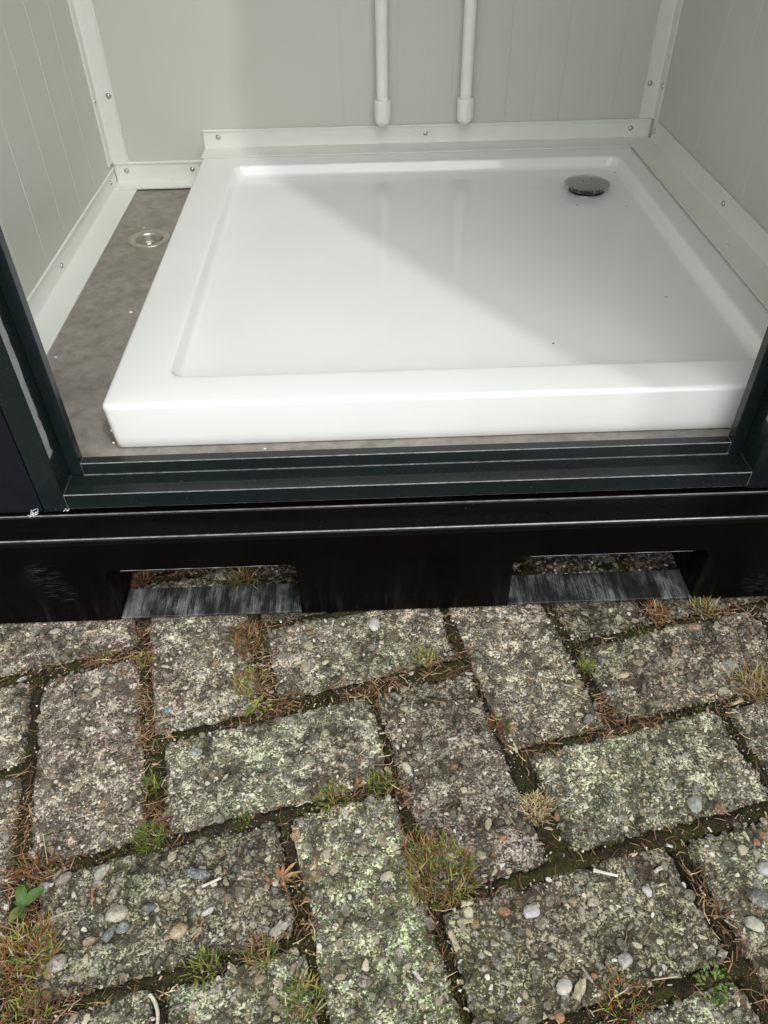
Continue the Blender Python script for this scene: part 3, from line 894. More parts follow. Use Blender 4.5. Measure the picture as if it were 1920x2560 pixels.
PEB = [(.105, .098, .082), (.070, .067, .058), (.15, .135, .105), (.115, .118, .092), (.21, .195, .155), (.085, .088, .082), (.17, .125, .08), (.32, .30, .25), (.105, .088, .070),
       (.14, .135, .115), (.078, .084, .064), (.38, .365, .32), (.18, .16, .125), (.19, .11, .065), (.060, .060, .052), (.125, .135, .098)]
PEBW = np.array([11, 10, 9, 8, 6, 7, 3, 4, 8, 8, 7, 1.6, 6, 1.0, 7, 6]); PEBW = PEBW / PEBW.sum()
def pebble_shape(r, seed, nseg=8):
    """low faceted dome, unit footprint radius, height 1"""
    g = np.random.default_rng(seed)
    v = []; f = []
    pl = [(g.uniform(0, 2 * math.pi), g.uniform(0.50, 0.95)) for _ in range(5)]
    def rad(a):
        R_ = 1.0
        for pa, pd in pl:
            c = math.cos(a - pa)
            if c > 0.05: R_ = min(R_, pd / c)
        return min(R_, 1.12) 
    rings = [(1.0, -0.6), (1.0, 0.25), (0.90, 0.80), (0.60, 0.97)]
    tx, ty = g.uniform(-.3, .3, 2)
    for q, z in rings:
        for i in range(nseg):
            a = 2 * math.pi * i / nseg
            rr_ = rad(a) * q * (1 + g.uniform(-.05, .05))
            x, y = rr_ * math.cos(a), rr_ * math.sin(a)
            v.append((x, y, z + (tx * x + ty * y if z > 0 else 0) + g.uniform(-.05, .05)))
    v.append((0, 0, 1.0))
    m = len(rings)
    for j in range(m - 1):
        for i in range(nseg):
            f.append((j * nseg + i, j * nseg + (i + 1) % nseg, (j + 1) * nseg + (i + 1) % nseg, (j + 1) * nseg + i))
    for i in range(nseg): f.append(((m - 1) * nseg + i, (m - 1) * nseg + (i + 1) % nseg, m * nseg))
    return np.array(v), f
SHAPES = [pebble_shape(1, 100 + i) for i in range(14)]
SHAPE_ME = []
for v_, f_ in SHAPES:
    SHAPE_ME.append(make_mesh('pebble', v_, f_, M['pebble_obj'], smooth=27))

def cam_px(p):
    d = Vector(p) - CAM_LOC
    z = d.dot(CF)
    if z < 0.05: return None
    return (384 + 771.06 * d.dot(CX) / z, 512 - 771.06 * d.dot(CY) / z, z)

def in_view(x, y, m=20):
    q = cam_px((x, y, 0))
    return q is not None and -m < q[0] < 768 + m and -m < q[1] < 1024 + m

STONE_TINT = {(0, 0): (1.02, .95, .91), (-1, -1): (1.05, .99, .95), (1, -1): (1.12, 1.11, 1.02), (2, 0): (1.10, 1.02, .97), (1, 1): (1.06, 1.09, .97), (3, 1): (.80, .72, .71), (4, 0): (1.10, 1.03, .96),
              (5, 1): (.86, .80, .71), (4, 2): (1.06, 1.08, .93), (2, 2): (1.10, 1.17, .95), (0, 2): (.74, .72, .63), (3, 3): (.80, .76, .66), (1, 3): (.90, .99, .79), (5, 3): (.85, .87, .74), (-1, 1): (.95, .90, .84)}
POOL = {True: [], False: []}
cands = []; hosts = {}
for i, (rect, hz, cx, cy, _k) in enumerate(PAVERS):
    L = rect[1] - rect[0]; W = rect[3] - rect[2]
    vis = any(in_view(*uv2xy(u, v)) for u in (rect[0], rect[1], (rect[0] + rect[1]) / 2) for v in (rect[2], rect[3], (rect[2] + rect[3]) / 2)) and cy < 0.17
    dz = prng.uniform(-0.0025, 0.0); tilt = (prng.uniform(-.006, .006), prng.uniform(-.006, .006))
    yaw = ANG + prng.uniform(-.012, .012)
    if vis or len(POOL[hz]) < 3:
        # generate along the long side
        V, F, grid = stone_mesh(max(L, W), min(L, W), i + 1, 0.0036)
        me = make_mesh('paving_stone', V, F, M['concrete'], smooth=True)
        # pebbles bedded in the top
        g = np.random.default_rng(500 + i)
        a_, b_ = max(L, W), min(L, W)
        pts = []; tries = 0; rough = g.uniform(0.75, 1.25)
        fore = 1.0 if cy < -0.3 else 0.0
        while tries < 1300:
            tries += 1
            rad_ = min(0.0024 + g.exponential(0.0023) + 0.0005 * fore * g.uniform(0, 3), 0.0115 if PAVERS[i][4] in ((0, 2), (3, 3), (5, 3), (5, 1)) else 0.0080)
            px, py = g.uniform(-a_ / 2 + 0.004, a_ / 2 - 0.004), g.uniform(-b_ / 2 + 0.004, b_ / 2 - 0.004)
            if len(pts):
                P_ = np.array(pts)
                if (np.hypot(P_[:, 0] - px, P_[:, 1] - py) < 0.78 * (P_[:, 2] + rad_)).any(): continue
            pts.append((px, py, rad_))
            if len(pts) > 330 * rough: break
        sg, tg, H = grid
        entry = []
        for px, py, rad_ in pts:
            ii = int(np.clip(np.searchsorted(tg, py), 1, len(tg) - 2)); jj = int(np.clip(np.searchsorted(sg, px), 1, len(sg) - 2))
            h = float(H[ii, jj])
            if h < -0.012: continue
            col = np.array(PEB[g.choice(len(PEB), p=PEBW)]) * g.uniform(0.75, 1.3) * np.array([1.04, 1.0, 0.86])
            if rad_ < 0.0036 and g.random() < .22: col = np.array((.52, .50, .44)) * g.uniform(.75, 1.15)
            hgt = rad_ * g.uniform(0.10, 0.34) * (1 + 0.25 * fore)
            hgt = min(hgt + .0002, 0.0026)
            entry.append((px, py, h, rad_, g.uniform(0.42, 0.95), g.uniform(0, 6.28), hgt, int(g.integers(len(SHAPES))), col))
        src = (me, entry, a_, b_)
        if len(POOL[hz]) < 8: POOL[hz].append(src)
        own = True
    else:
        src = prng.choice(POOL[hz]); own = False
        me, entry, a_, b_ = src
        yaw += math.pi * prng.randint(0, 1)
    if not hz: yaw += math.pi / 2
    o = bpy.data.objects.new('paving_stone', me); COL.objects.link(o)
    place(o, (cx, cy, dz), pavement)
    o.rotation_euler = (tilt[0], tilt[1], yaw)
    tn = STONE_TINT.get(PAVERS[i][4]) or tuple(prng.uniform(.98, 1.0) * q_ for q_ in (lambda s_: (s_, s_ * .99, s_ * .91))(prng.uniform(.82, 1.06)))
    if cy > 0.035: tn = (.42, .38, .33)            # shade painted into the tint of the stones under the cabin
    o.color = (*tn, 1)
    mw = Matrix.Translation((cx, cy, dz)) @ Euler((tilt[0], tilt[1], yaw)).to_matrix().to_4x4()
    hosts[i] = (o, own, src)
    if own and vis:
        for k_, e in enumerate(entry):
            w = mw @ Vector((e[0], e[1], e[2]))
            q = cam_px(w)
            if q and 0 < q[0] < 768 and 0 < q[1] < 1024 and not (w.y > -0.008 and w.y < 0.055) and w.y < 0.09:
                cands.append((e[3] / q[2], i, k_))
cands.sort(reverse=True)
single = set((i, k_) for _, i, k_ in cands[:290])
AGG = {}
for i, (o, own, src) in hosts.items():
    me, entry, a_, b_ = src
    beam_clear = lambda w: not (-0.006 < w.y < 0.052)
    cx, cy = PAVERS[i][2], PAVERS[i][3]
    mw = Matrix.Translation(o.location) @ o.rotation_euler.to_matrix().to_4x4()
    near_beam = abs(cy) < 0.2
    if own or id(me) not in AGG:
        mb_v = []; mb_f = []; mb_c = []; base = 0
        for k_, e in enumerate(entry):
            px, py, h, rad_, asp, rot, hgt, sh_, col = e
            if own and near_beam and not beam_clear(mw @ Vector((px, py, 0))): continue
            if own and (i, k_) in single:
                p_ = bpy.data.objects.new('pebble', SHAPE_ME[sh_]); COL.objects.link(p_)
                p_.parent = o; p_.location = (px, py, h); p_.rotation_euler = (0, 0, rot); p_.scale = (rad_, rad_ * asp, hgt)
                p_.color = (*col, 1)
                continue
            v_, f_ = SHAPES[sh_]
            c, s = math.cos(rot), math.sin(rot)
            X = v_[:, 0] * rad_; Y = v_[:, 1] * rad_ * asp
            mb_v.append(np.stack([X * c - Y * s + px, X * s + Y * c + py, v_[:, 2] * hgt + h], -1))
            mb_f += [tuple(q + base for q in t) for t in f_]; base += len(v_)
            mb_c.append(np.tile(col, (len(v_), 1)))
        ame = make_mesh('aggregate', np.concatenate(mb_v), mb_f, M['pebble_attr'], smooth=27, cols=np.concatenate(mb_c))
        AGG[id(me)] = ame
    ame = AGG[id(me)]
    a = bpy.data.objects.new('aggregate', ame); COL.objects.link(a); a.parent = o
    tag(a, kind='stuff')

# ================================================================== what grows and lies in the joints
STONE_RECTS = PR
def surf_z(x, y):
    """height to lie on: stone top or soil"""
    return -0.0035 if float(joint_dist(np.array([x]), np.array([y]))[0]) < -0.004 else -0.0075

def sample_joint(n, seed, lo=0.0, hi=0.02, box_=(-0.56, 0.60, -0.50, 0.10), weight=None):
    g = np.random.default_rng(seed); X = []; Y = []
    tot = 0
    while tot < n:
        x = g.uniform(box_[0], box_[1], 6000); y = g.uniform(box_[2], box_[3], 6000)
        d = joint_dist(x, y)
        ok = (d > lo) & (d < hi) & ~((y > -0.004) & (y < 0.052))
        if weight is not None: ok &= g.uniform(0, 1, 6000) < weight(x, y)
        X.append(x[ok]); Y.append(y[ok]); tot += ok.sum()
    return np.concatenate(X)[:n], np.concatenate(Y)[:n]

# --- moss cushions
g = np.random.default_rng(11)
wmoss = lambda x, y: np.clip((fbm(x * 22, y * 22, 71, 2) + 0.10) * 2.5, 0.02, 1)
X, Y = sample_joint(9000, 5, -0.006, 0.02, weight=wmoss)
V = []; F = []; C = []
base = 0
mp = [(.065, .075, .018), (.105, .11, .024), (.14, .135, .032), (.050, .055, .017), (.12, .085, .028)]
for x, y in zip(X, Y):
    z = -0.0058 if joint_dist(np.array([x]), np.array([y]))[0] > 0 else -0.0045
    col = np.array(mp[g.integers(len(mp))]) * g.uniform(.7, 1.2)
    for k_ in range(3):
        a = g.uniform(0, 6.28); L = g.uniform(.0012, .0034); w = g.uniform(.0004, .0009)
        dx, dy = math.cos(a), math.sin(a); sp = g.uniform(.3, 1.0)
        V += [(x - dy * w, y + dx * w, z), (x + dy * w, y - dx * w, z), (x + dx * L * sp, y + dy * L * sp, z + L * g.uniform(.7, 1.3))]
        F.append((base, base + 1, base + 2)); base += 3
        C += [col * .7, col * .7, col * 1.25]
moss = obj('moss', V, F, M['plant'], None, (0, -0.2, -0.008), cols=np.array(C))
tag(moss, 'low olive green moss filling the joints between the paving stones', 'moss', kind='stuff')

# --- fallen needles
def add_needle(V, F, C, x, y, z, ang, L, w, bend, pitch, col):
    b_ = len(V)
    for s in (0, 0.5, 1.0):
        cx = x + math.cos(ang) * L * (s - .5) - math.sin(ang) * bend * (4 * s * (1 - s))
        cy = y + math.sin(ang) * L * (s - .5) + math.cos(ang) * bend * (4 * s * (1 - s))
        cz = z + pitch * (s - .5) * L
        ww = w * (1.0 if s < .9 else .5)
        nx, ny = -math.sin(ang) * ww, math.cos(ang) * ww
        V += [(cx + nx, cy + ny, cz), (cx - nx, cy - ny, cz), (cx, cy, cz + ww * 1.3)]
        C += [col, col, col * 1.1]
    for s in (0, 3):
        for i in range(3):
            F.append((b_ + s + i, b_ + s + (i + 1) % 3, b_ + s + 3 + (i + 1) % 3, b_ + s + 3 + i))
    F.append((b_, b_ + 2, b_ + 1)); F.append((b_ + 6, b_ + 7, b_ + 8))
npal = [(.15, .083, .045), (.11, .058, .033), (.24, .155, .085), (.070, .040, .024), (.30, .20, .11), (.16, .095, .065), (.42, .33, .21)]
V = []; F = []; C = []
g = np.random.default_rng(23)
hot = [(-0.292, -0.045, .05), (-0.277, -0.13, .03), (-0.265, -0.17, .028), (-0.33, -0.066, .03), (-0.14, -0.11, .03), (0.005, -0.10, .035), (0.08, -0.085, .03), (-0.155, -0.05, .03),
       (-0.337, -0.37, .04), (-0.345, -0.31, .03), (-0.35, -0.25, .03), (0.345, -0.40, .035), (0.32, -0.36, .03), (0.03, -0.34, .035), (0.02, -0.24, .03), (0.27, -0.17, .035), (0.15, -0.17, .025),
       (0.357, -0.018, .022), (-0.12, -0.13, .025), (0.43, -0.14, .03), (0.44, -0.02, .03), (-0.105, -0.36, .03), (-0.235, -0.26, .025), (-0.30, -0.40, .04), (0.09, -0.30, .03), (0.20, -0.42, .03), (-0.33, 0.07, .03), (-0.2, 0.065, .06), (-0.33, -0.43, .03)]
def wneed(x, y):
    s = 0.07 + 0 * x
    for hx, hy, hr in hot: s = s + np.exp(-((x - hx) ** 2 + (y - hy) ** 2) / (hr * hr))
    return np.clip(s, 0, 1)
X, Y = sample_joint(3000, 15, -0.007, 0.02, weight=wneed)
D_ = joint_dist(X, Y)
for x, y, d in zip(X, Y, D_):
    col = np.array(npal[g.choice(len(npal), p=[.22, .2, .17, .16, .11, .08, .06])]) * g.uniform(.65, 1.2)
    ang = g.uniform(0, math.pi) if g.random() < .5 else ANG + (g.integers(2) * math.pi / 2) + g.normal(0, .45)
    z = (-0.0045 if d > 0 else -0.0022) + g.uniform(0, .0045)
    add_needle(V, F, C, x, y, z, ang, g.uniform(.007, .019), g.uniform(.0003, .00058), g.normal(0, .0012), g.normal(0, .16), col)
for _ in range(420):          # stray ones on the stones
    x, y = g.uniform(-.5, .56), g.uniform(-.48, -.008)
    col = np.array(npal[g.integers(len(npal))]) * g.uniform(.7, 1.15)
    add_needle(V, F, C, x, y, -0.0008 + g.uniform(0, .001), g.uniform(0, math.pi), g.uniform(.006, .022), g.uniform(.0003, .0005), g.normal(0, .0015), g.normal(0, .04), col)
needles = obj('fallen_needles', V, F, M['litter'], None, (0, -0.2, -0.006), cols=np.array(C))
tag(needles, 'reddish brown fallen conifer needles gathered in the paving joints', 'needles', kind='stuff')

# --- grit
V = []; F = []; C = []
X, Y = sample_joint(8000, 41, -0.012, 0.02, box_=(-0.55, 0.6, -0.5, 0.1))
D_ = joint_dist(X, Y)
octv = np.array([(1, 0, 0), (0, 1, 0), (-1, 0, 0), (0, -1, 0), (0, 0, 1.), (0, 0, -1.)])
octf = [(0, 1, 4), (1, 2, 4), (2, 3, 4), (3, 0, 4), (1, 0, 5), (2, 1, 5), (3, 2, 5), (0, 3, 5)]
gp = [(.42, .38, .30), (.30, .27, .22), (.16, .14, .12), (.55, .53, .46), (.24, .17, .10), (.10, .09, .08), (.34, .32, .29)]
for x, y, d in zip(X, Y, D_):
    r = 0.0004 + g.exponential(.00038); r = min(r, .0022)
    z = (-0.0052 if d > 0 else -0.0038) + r * .4
    R3 = np.array(Euler(tuple(g.uniform(0, 3, 3))).to_matrix())
    v_ = (octv * np.array([r, r * g.uniform(.6, 1), r * g.uniform(.5, .9)])) @ R3.T + np.array([x, y, z])
    b_ = len(V); V += [tuple(q) for q in v_]; F += [tuple(i + b_ for i in t) for t in octf]
    C += [np.array(gp[g.integers(len(gp))]) * g.uniform(.7, 1.2)] * 6
# pale wood crumbs and shavings, a few millimetres long
def chip_geo(x, y, z, ang, L, W, T, col, gg, tiltx=0.0, tilty=0.0):
    v_ = []
    for sz in (0, 1):
        for sx, sy in ((-1, -1), (1, -1), (1, 1), (-1, 1)):
            v_.append((sx * L / 2 * gg.uniform(.84, 1.1), sy * W / 2 * gg.uniform(.75, 1.1), sz * T * gg.uniform(.8, 1.1)))
    R3 = np.array(Euler((tiltx, tilty, ang)).to_matrix())
    v_ = np.array(v_) @ R3.T + np.array([x, y, z])
    f_ = [(0, 3, 2, 1), (4, 5, 6, 7), (0, 1, 5, 4), (1, 2, 6, 5), (2, 3, 7, 6), (3, 0, 4, 7)]
    return v_, f_
grit = obj('grit', V, F, M['grit'], None, (0, -0.2, -0.008), cols=np.array(C))
tag(grit, 'pale and dark sand grains scattered along the paving joints', 'grit', kind='stuff')
V = []; F = []; C = []
X, Y = sample_joint(520, 47, -0.006, 0.02, weight=lambda x, y: np.clip(wneed(x, y) + .25, 0, 1))
cp = [(.36, .29, .19), (.45, .40, .31), (.28, .19, .11), (.50, .46, .38), (.22, .13, .07)]
for x, y in zip(X, Y):
    v_, f_ = chip_geo(x, y, -0.0050 + g.uniform(0, .003), g.uniform(0, 3.14), g.uniform(.0022, .007), g.uniform(.0007, .002), g.uniform(.0004, .0012), None, g, g.normal(0, .2), g.normal(0, .2))
    b_ = len(V); V += [tuple(q) for q in v_]; F += [tuple(i + b_ for i in t) for t in f_]
    C += [np.array(cp[g.integers(len(cp))]) * g.uniform(.7, 1.15)] * 8
sh = obj('wood_shavings', V, F, M['litter'], None, (0, -0.2, -0.006), cols=np.array(C))
tag(sh, 'tiny pale wood shavings mixed with the needles in the joints', 'shavings', kind='stuff')

# ================================================================== single plants
def blade(V, F, C, x, y, z, ang, L, w, lean, droop, c0, c1, nseg=4):
    b_ = len(V); dx, dy = math.cos(ang), math.sin(ang)
    for i in range(nseg + 1):
        s = i / nseg
        out = L * (lean * s + droop * s * s)
        up = L * (s * (1 - .35 * lean) - droop * .75 * s * s)
        ww = w * (1 - s ** 1.6) + .00008
        cx, cy, cz = x + dx * out, y + dy * out, z + max(up, 0.0006 * s)
        V += [(cx - dy * ww, cy + dx * ww, cz), (cx, cy, cz - ww * .5), (cx + dy * ww, cy - dx * ww, cz)]
        c = c0 * (1 - s) + c1 * s
        C += [c, c * .9, c]
    for i in range(nseg):
        o_ = b_ + i * 3
        F += [(o_, o_ + 1, o_ + 4, o_ + 3), (o_ + 1, o_ + 2, o_ + 5, o_ + 4)]

GREEN = [(.10, .15, .032), (.14, .19, .042), (.075, .12, .028), (.17, .20, .05)]
LIME = [(.27, .30, .06), (.34, .34, .08), (.20, .25, .05)]
STRAW = [(.42, .33, .17), (.34, .24, .11), (.50, .44, .27), (.27, .15, .065)]
RUST = [(.27, .11, .045), (.20, .075, .03), (.34, .18, .08)]
def tuft(x, y, n, R, L, mix, label, seed, w=.0007, flat=0.6):
    """mix: list of (palette, weight)"""
    gg = np.random.default_rng(seed); V = []; F = []; C = []
    ws = np.array([m_[1] for m_ in mix], float); ws /= ws.sum()
    for _ in range(n):
        a = gg.uniform(0, 6.28); r = R * math.sqrt(gg.random()) * .8
        px, py = x + math.cos(a) * r, y + math.sin(a) * r
        pal = mix[gg.choice(len(mix), p=ws)][0]
        c = np.array(pal[gg.integers(len(pal))]) * gg.uniform(.75, 1.2)
        blade(V, F, C, px, py, -0.0042, a + gg.normal(0, 1.5), L * gg.uniform(.45, 1.1), w * gg.uniform(.6, 1.3), flat * gg.uniform(.4, 1.3), gg.uniform(.05, .45), c * .75, c * 1.15)
    o = obj('grass_tuft', V, F, M['plant'], None, (x, y, -0.008), cols=np.array(C))
    return tag(o, label, 'grass', 'grass tufts in the paving joints')

TUFTS = [
 (-.160, -.036, 90, .022, .020, [(GREEN, 3), (RUST, 4), (STRAW, 2)], 'rust and green grass tuft against the black beam right of the left fork pocket plate'),
 (-.150, -.103, 130, .022, .011, [(LIME, 4), (STRAW, 2), (RUST, 2)], 'yellow green mossy tuft above the small leafy weed in the wide centre left joint'),
 (.060, -.080, 45, .014, .016, [(LIME, 3), (STRAW, 3)], 'sparse lime and straw tuft at the right end of the needle filled centre joint'),
 (.249, -.096, 60, .008, .010, [(LIME, 5), (GREEN, 1)], 'tiny bright lime tuft in the joint below the right fork pocket'),
 (.440, -.136, 70, .020, .028, [(STRAW, 6), (LIME, 1)], 'spidery straw coloured tuft at the right edge of the paving'),
 (.159, -.270, 150, .016, .013, [([(.55, .47, .28), (.62, .55, .36)], 5), (RUST, 2), (LIME, 1)], 'round pale straw tuft with reddish roots in the right centre joint'),
 (-.241, -.226, 32, .011, .014, [(GREEN, 3), (LIME, 1)], 'small green star shaped seedling in the left joint above the bushy moss tuft'),
 (-.233, -.284, 170, .017, .010, [(GREEN, 6), (LIME, 1)], 'bushy fresh green moss tuft in the left joint'),
 (-.143, -.272, 50, .008, .007, [(GREEN, 5)], 'tiny green cushion on dark soil between two left centre stones'),
 (-.050, -.249, 90, .018, .011, [(GREEN, 3), (LIME, 2), (RUST, 1)], 'low green grass along the upper edge of the central stone, left of the dry leaf'),
 (-.001, -.236, 80, .014, .013, [(GREEN, 4), (LIME, 1)], 'dark green grass by the corner of the central stone, right of the dry leaf'),
 (.056, -.332, 330, .036, .018, [(GREEN, 4), (LIME, 3), (RUST, 2), (STRAW, 3), ([(.16, .12, .05)], 3)], 'largest grass tuft, green blades over brown ones, right of the central stone'),
 (-.113, -.396, 60, .014, .014, [(GREEN, 3), (STRAW, 2)], 'green tuft beside the grey wood chip left of the central stone'),
 (-.074, -.433, 120, .020, .013, [(GREEN, 3), (LIME, 1), (STRAW, 2)], 'mixed green and brown tuft at the bottom edge below the central stone'),
 (-.326, -.387, 190, .030, .020, [(STRAW, 4), (LIME, 4), (RUST, 3)], 'sprawling yellow green and straw tuft at the left edge below the broad leaved weed'),
 (-.311, -.435, 120, .022, .012, [(LIME, 4), (GREEN, 2), (RUST, 2)], 'low yellow green tuft in the bottom left corner'),
 (-.162, -.403, 45, .014, .013, [(LIME, 4), (GREEN, 2)], 'sparse lime green tuft on the lower left joint'),
 (.202, -.444, 110, .022, .012, [(GREEN, 2), (RUST, 3), (LIME, 1)], 'low olive and brown tuft at the bottom right between wood chips'),
 (-.312, .066, 30, .012, .022, [(RUST, 4), (GREEN, 1)], 'thin reddish tuft inside the left end of the left fork pocket'),
 (-.176, .062, 45, .014, .030, [(STRAW, 3), (GREEN, 3), (RUST, 1)], 'spiky green and straw tuft inside the right half of the left fork pocket'),
 (.420, -.014, 45, .018, .018, [(LIME, 3), (GREEN, 2), (STRAW, 2)], 'pale green tuft creeping along the black beam right of the right fork pocket'),
 (.357, -.018, 60, .018, .016, [(RUST, 5), (STRAW, 3)], 'orange brown dry tuft under the right end of the right fork pocket'),
 (.036, -.306, 70, .018, .016, [(GREEN, 2), (RUST, 3), (STRAW, 1)], 'thin brown and green grass just above the largest tuft'),
 (-.285, -.063, 60, .014, .010, [(LIME, 3), (RUST, 3)], 'low yellowish tuft in the needle filled joint below the left fork pocket'),
 (-.340, -.314, 55, .018, .015, [(GREEN, 2), (RUST, 4)], 'reddish green tuft in the left joint above the broad leaved weed'),
 (-.330, -.059, 40, .008, .007, [(LIME, 4), (GREEN, 1)], 'tiny lime cushion left of the needle filled joint under the left fork pocket'),
 (.455, -.26, 50, .016, .012, [(LIME, 3), (GREEN, 2)], 'yellow green tuft at the far right edge, lower than the spidery straw one'),
 (.135, -.172, 45, .014, .012, [(GREEN, 3), (RUST, 3)], 'small green and brown tuft above the pale fallen leaf in the right centre joint'),
]
for k_, (x, y, n, R, L, mx, lab) in enumerate(TUFTS):
    tuft(x, y, int(n * 1.7), R * 1.1, L, mx, lab, 900 + k_, w=.00072)

def leaf_geo(x, y, z, ang, L, W, lift, fold, n=6):
    v_ = []; f_ = []
    dx, dy = math.cos(ang), math.sin(ang)
    for i in range(n + 1):
        s = i / n
        w = W * math.sin(math.pi * min(1, s * .96 + .03)) ** .8 * (1 - .25 * s)
        cz = z + lift * math.sin(s * 2.2) 
        for q in (-1, 0, 1):
            v_.append((x + dx * L * s - dy * w * q, y + dy * L * s + dx * w * q, cz + abs(q) * w * fold))
    for i in range(n):
        for q in (0, 1): f_.append((i * 3 + q, i * 3 + q + 1, i * 3 + q + 4, i * 3 + q + 3))
    return v_, f_
# broad leaved weed
wd = empty('weed_plant', (-.338, -.347, -0.007), 'young weed with broad fresh green leaves at the left edge', 'weed')
LG = [(.075, .14, .035), (.09, .155, .04), (.15, .18, .05), (.065, .11, .03)]
for k_, (a, L, W, lf) in enumerate(((1.95, .019, .0062, .007), (.55, .022, .0066, .008), (-2.0, .019, .0055, .004), (-1.35, .014, .0042, .003), (2.9, .010, .003, .004))):
    v_, f_ = leaf_geo(-.338, -.347, 0.0035, a, L, W, lf, .35)
    obj('leaf', v_, f_, M['plant'], wd, (-.338, -.347, 0.0035), smooth=True, cols=np.tile(np.array(LG[k_ % 4]), (len(v_), 1)))
mbw = []
v_, f_ = lathe([(.0008, -.008), (.0007, .004)], 6, -.338, -.347)
obj('stem', v_, f_, M['plant'], wd, cols=np.tile(np.array((.12, .12, .04)), (len(v_), 1)))
def small_weed(x, y, n, R, pal, label, seed, lw=.0022):
    gg = np.random.default_rng(seed)
    root = empty('weed_plant', (x, y, -0.007), label, 'weed')
    V = []; F = []; C = []
    for _ in range(n):
        a = gg.uniform(0, 6.28); r = R * math.sqrt(gg.random()); L = gg.uniform(.0035, .0065)
        v_, f_ = leaf_geo(x + math.cos(a) * r, y + math.sin(a) * r, -0.004 + gg.uniform(0, .006), a + gg.normal(0, .6), L, lw * gg.uniform(.7, 1.1) * .7, .0015, .3, 4)
        b_ = len(V); V += v_; F += [tuple(i + b_ for i in t) for t in f_]
        C += [np.array(pal[gg.integers(len(pal))]) * gg.uniform(.8, 1.15)] * len(v_)
    obj('leaf_cluster', V, F, M['plant'], root, (x, y, -.004), smooth=True, cols=np.array(C))
small_weed(-.137, -.139, 46, .013, LIME + [(.16, .26, .04)], 'small leafy weed with bright lime leaves in the wide centre left joint', 1)
small_weed(.285, -.435, 55, .014, GREEN + [(.13, .24, .05)], 'bright green leafy weed near the bottom right corner', 2)

# ================================================================== leaves, chips, sticks and loose stones
def dry_leaf(x, y, ang, size, cols_, label, seed, name='dry_leaf', lobes=5):
    gg = np.random.default_rng(seed); V = []; F = []; C = []
    for k_ in range(lobes):
        a = ang + (k_ - (lobes - 1) / 2) * .55 + gg.normal(0, .12)
        L = size * gg.uniform(.6, 1.0) * (1 - .12 * abs(k_ - (lobes - 1) / 2))
        v_, f_ = leaf_geo(x, y, 0.0008, a, L, size * .085 * gg.uniform(.7, 1.2), size * gg.uniform(.06, .2), gg.uniform(.2, 1.0), 6)
        v_ = [(p[0] + gg.normal(0, .0003), p[1] + gg.normal(0, .0003), p[2] + abs(gg.normal(0, .0006))) for p in v_]
        b_ = len(V); V += v_; F += [tuple(i + b_ for i in t) for t in f_]
        C += [np.array(cols_[gg.integers(len(cols_))]) * gg.uniform(.75, 1.15)] * len(v_)
    for s in range(3): 
        pass
    add_needle(V, F, C, x - math.cos(ang) * size * .35, y - math.sin(ang) * size * .35, 0.001, ang, size * .7, .0005, .001, .05, np.array(cols_[0]) * .8)
    return tag(obj(name, V, F, M['plant'], None, (x, y, 0), cols=np.array(C)), label, 'leaf')
dry_leaf(-.098, -.331, .45, .022, [(.36, .19, .09), (.28, .14, .06), (.42, .27, .15)], 'curled orange brown dry leaf in the dark joint left of the central stone', 3, lobes=8)
dry_leaf(-.024, -.240, 1.2, .014, [(.40, .20, .08), (.30, .13, .05)], 'small crumpled brown leaf at the upper edge of the central stone', 4, lobes=4)
dry_leaf(.150, -.209, 2.2, .017, [(.62, .58, .34), (.56, .52, .28)], 'pale yellow fallen leaf in the right centre joint', 5, lobes=2)
dry_leaf(-.190, -.424, .3, .011, [(.66, .62, .38)], 'cream leaf fragment on dark soil near the bottom left', 6, lobes=2)

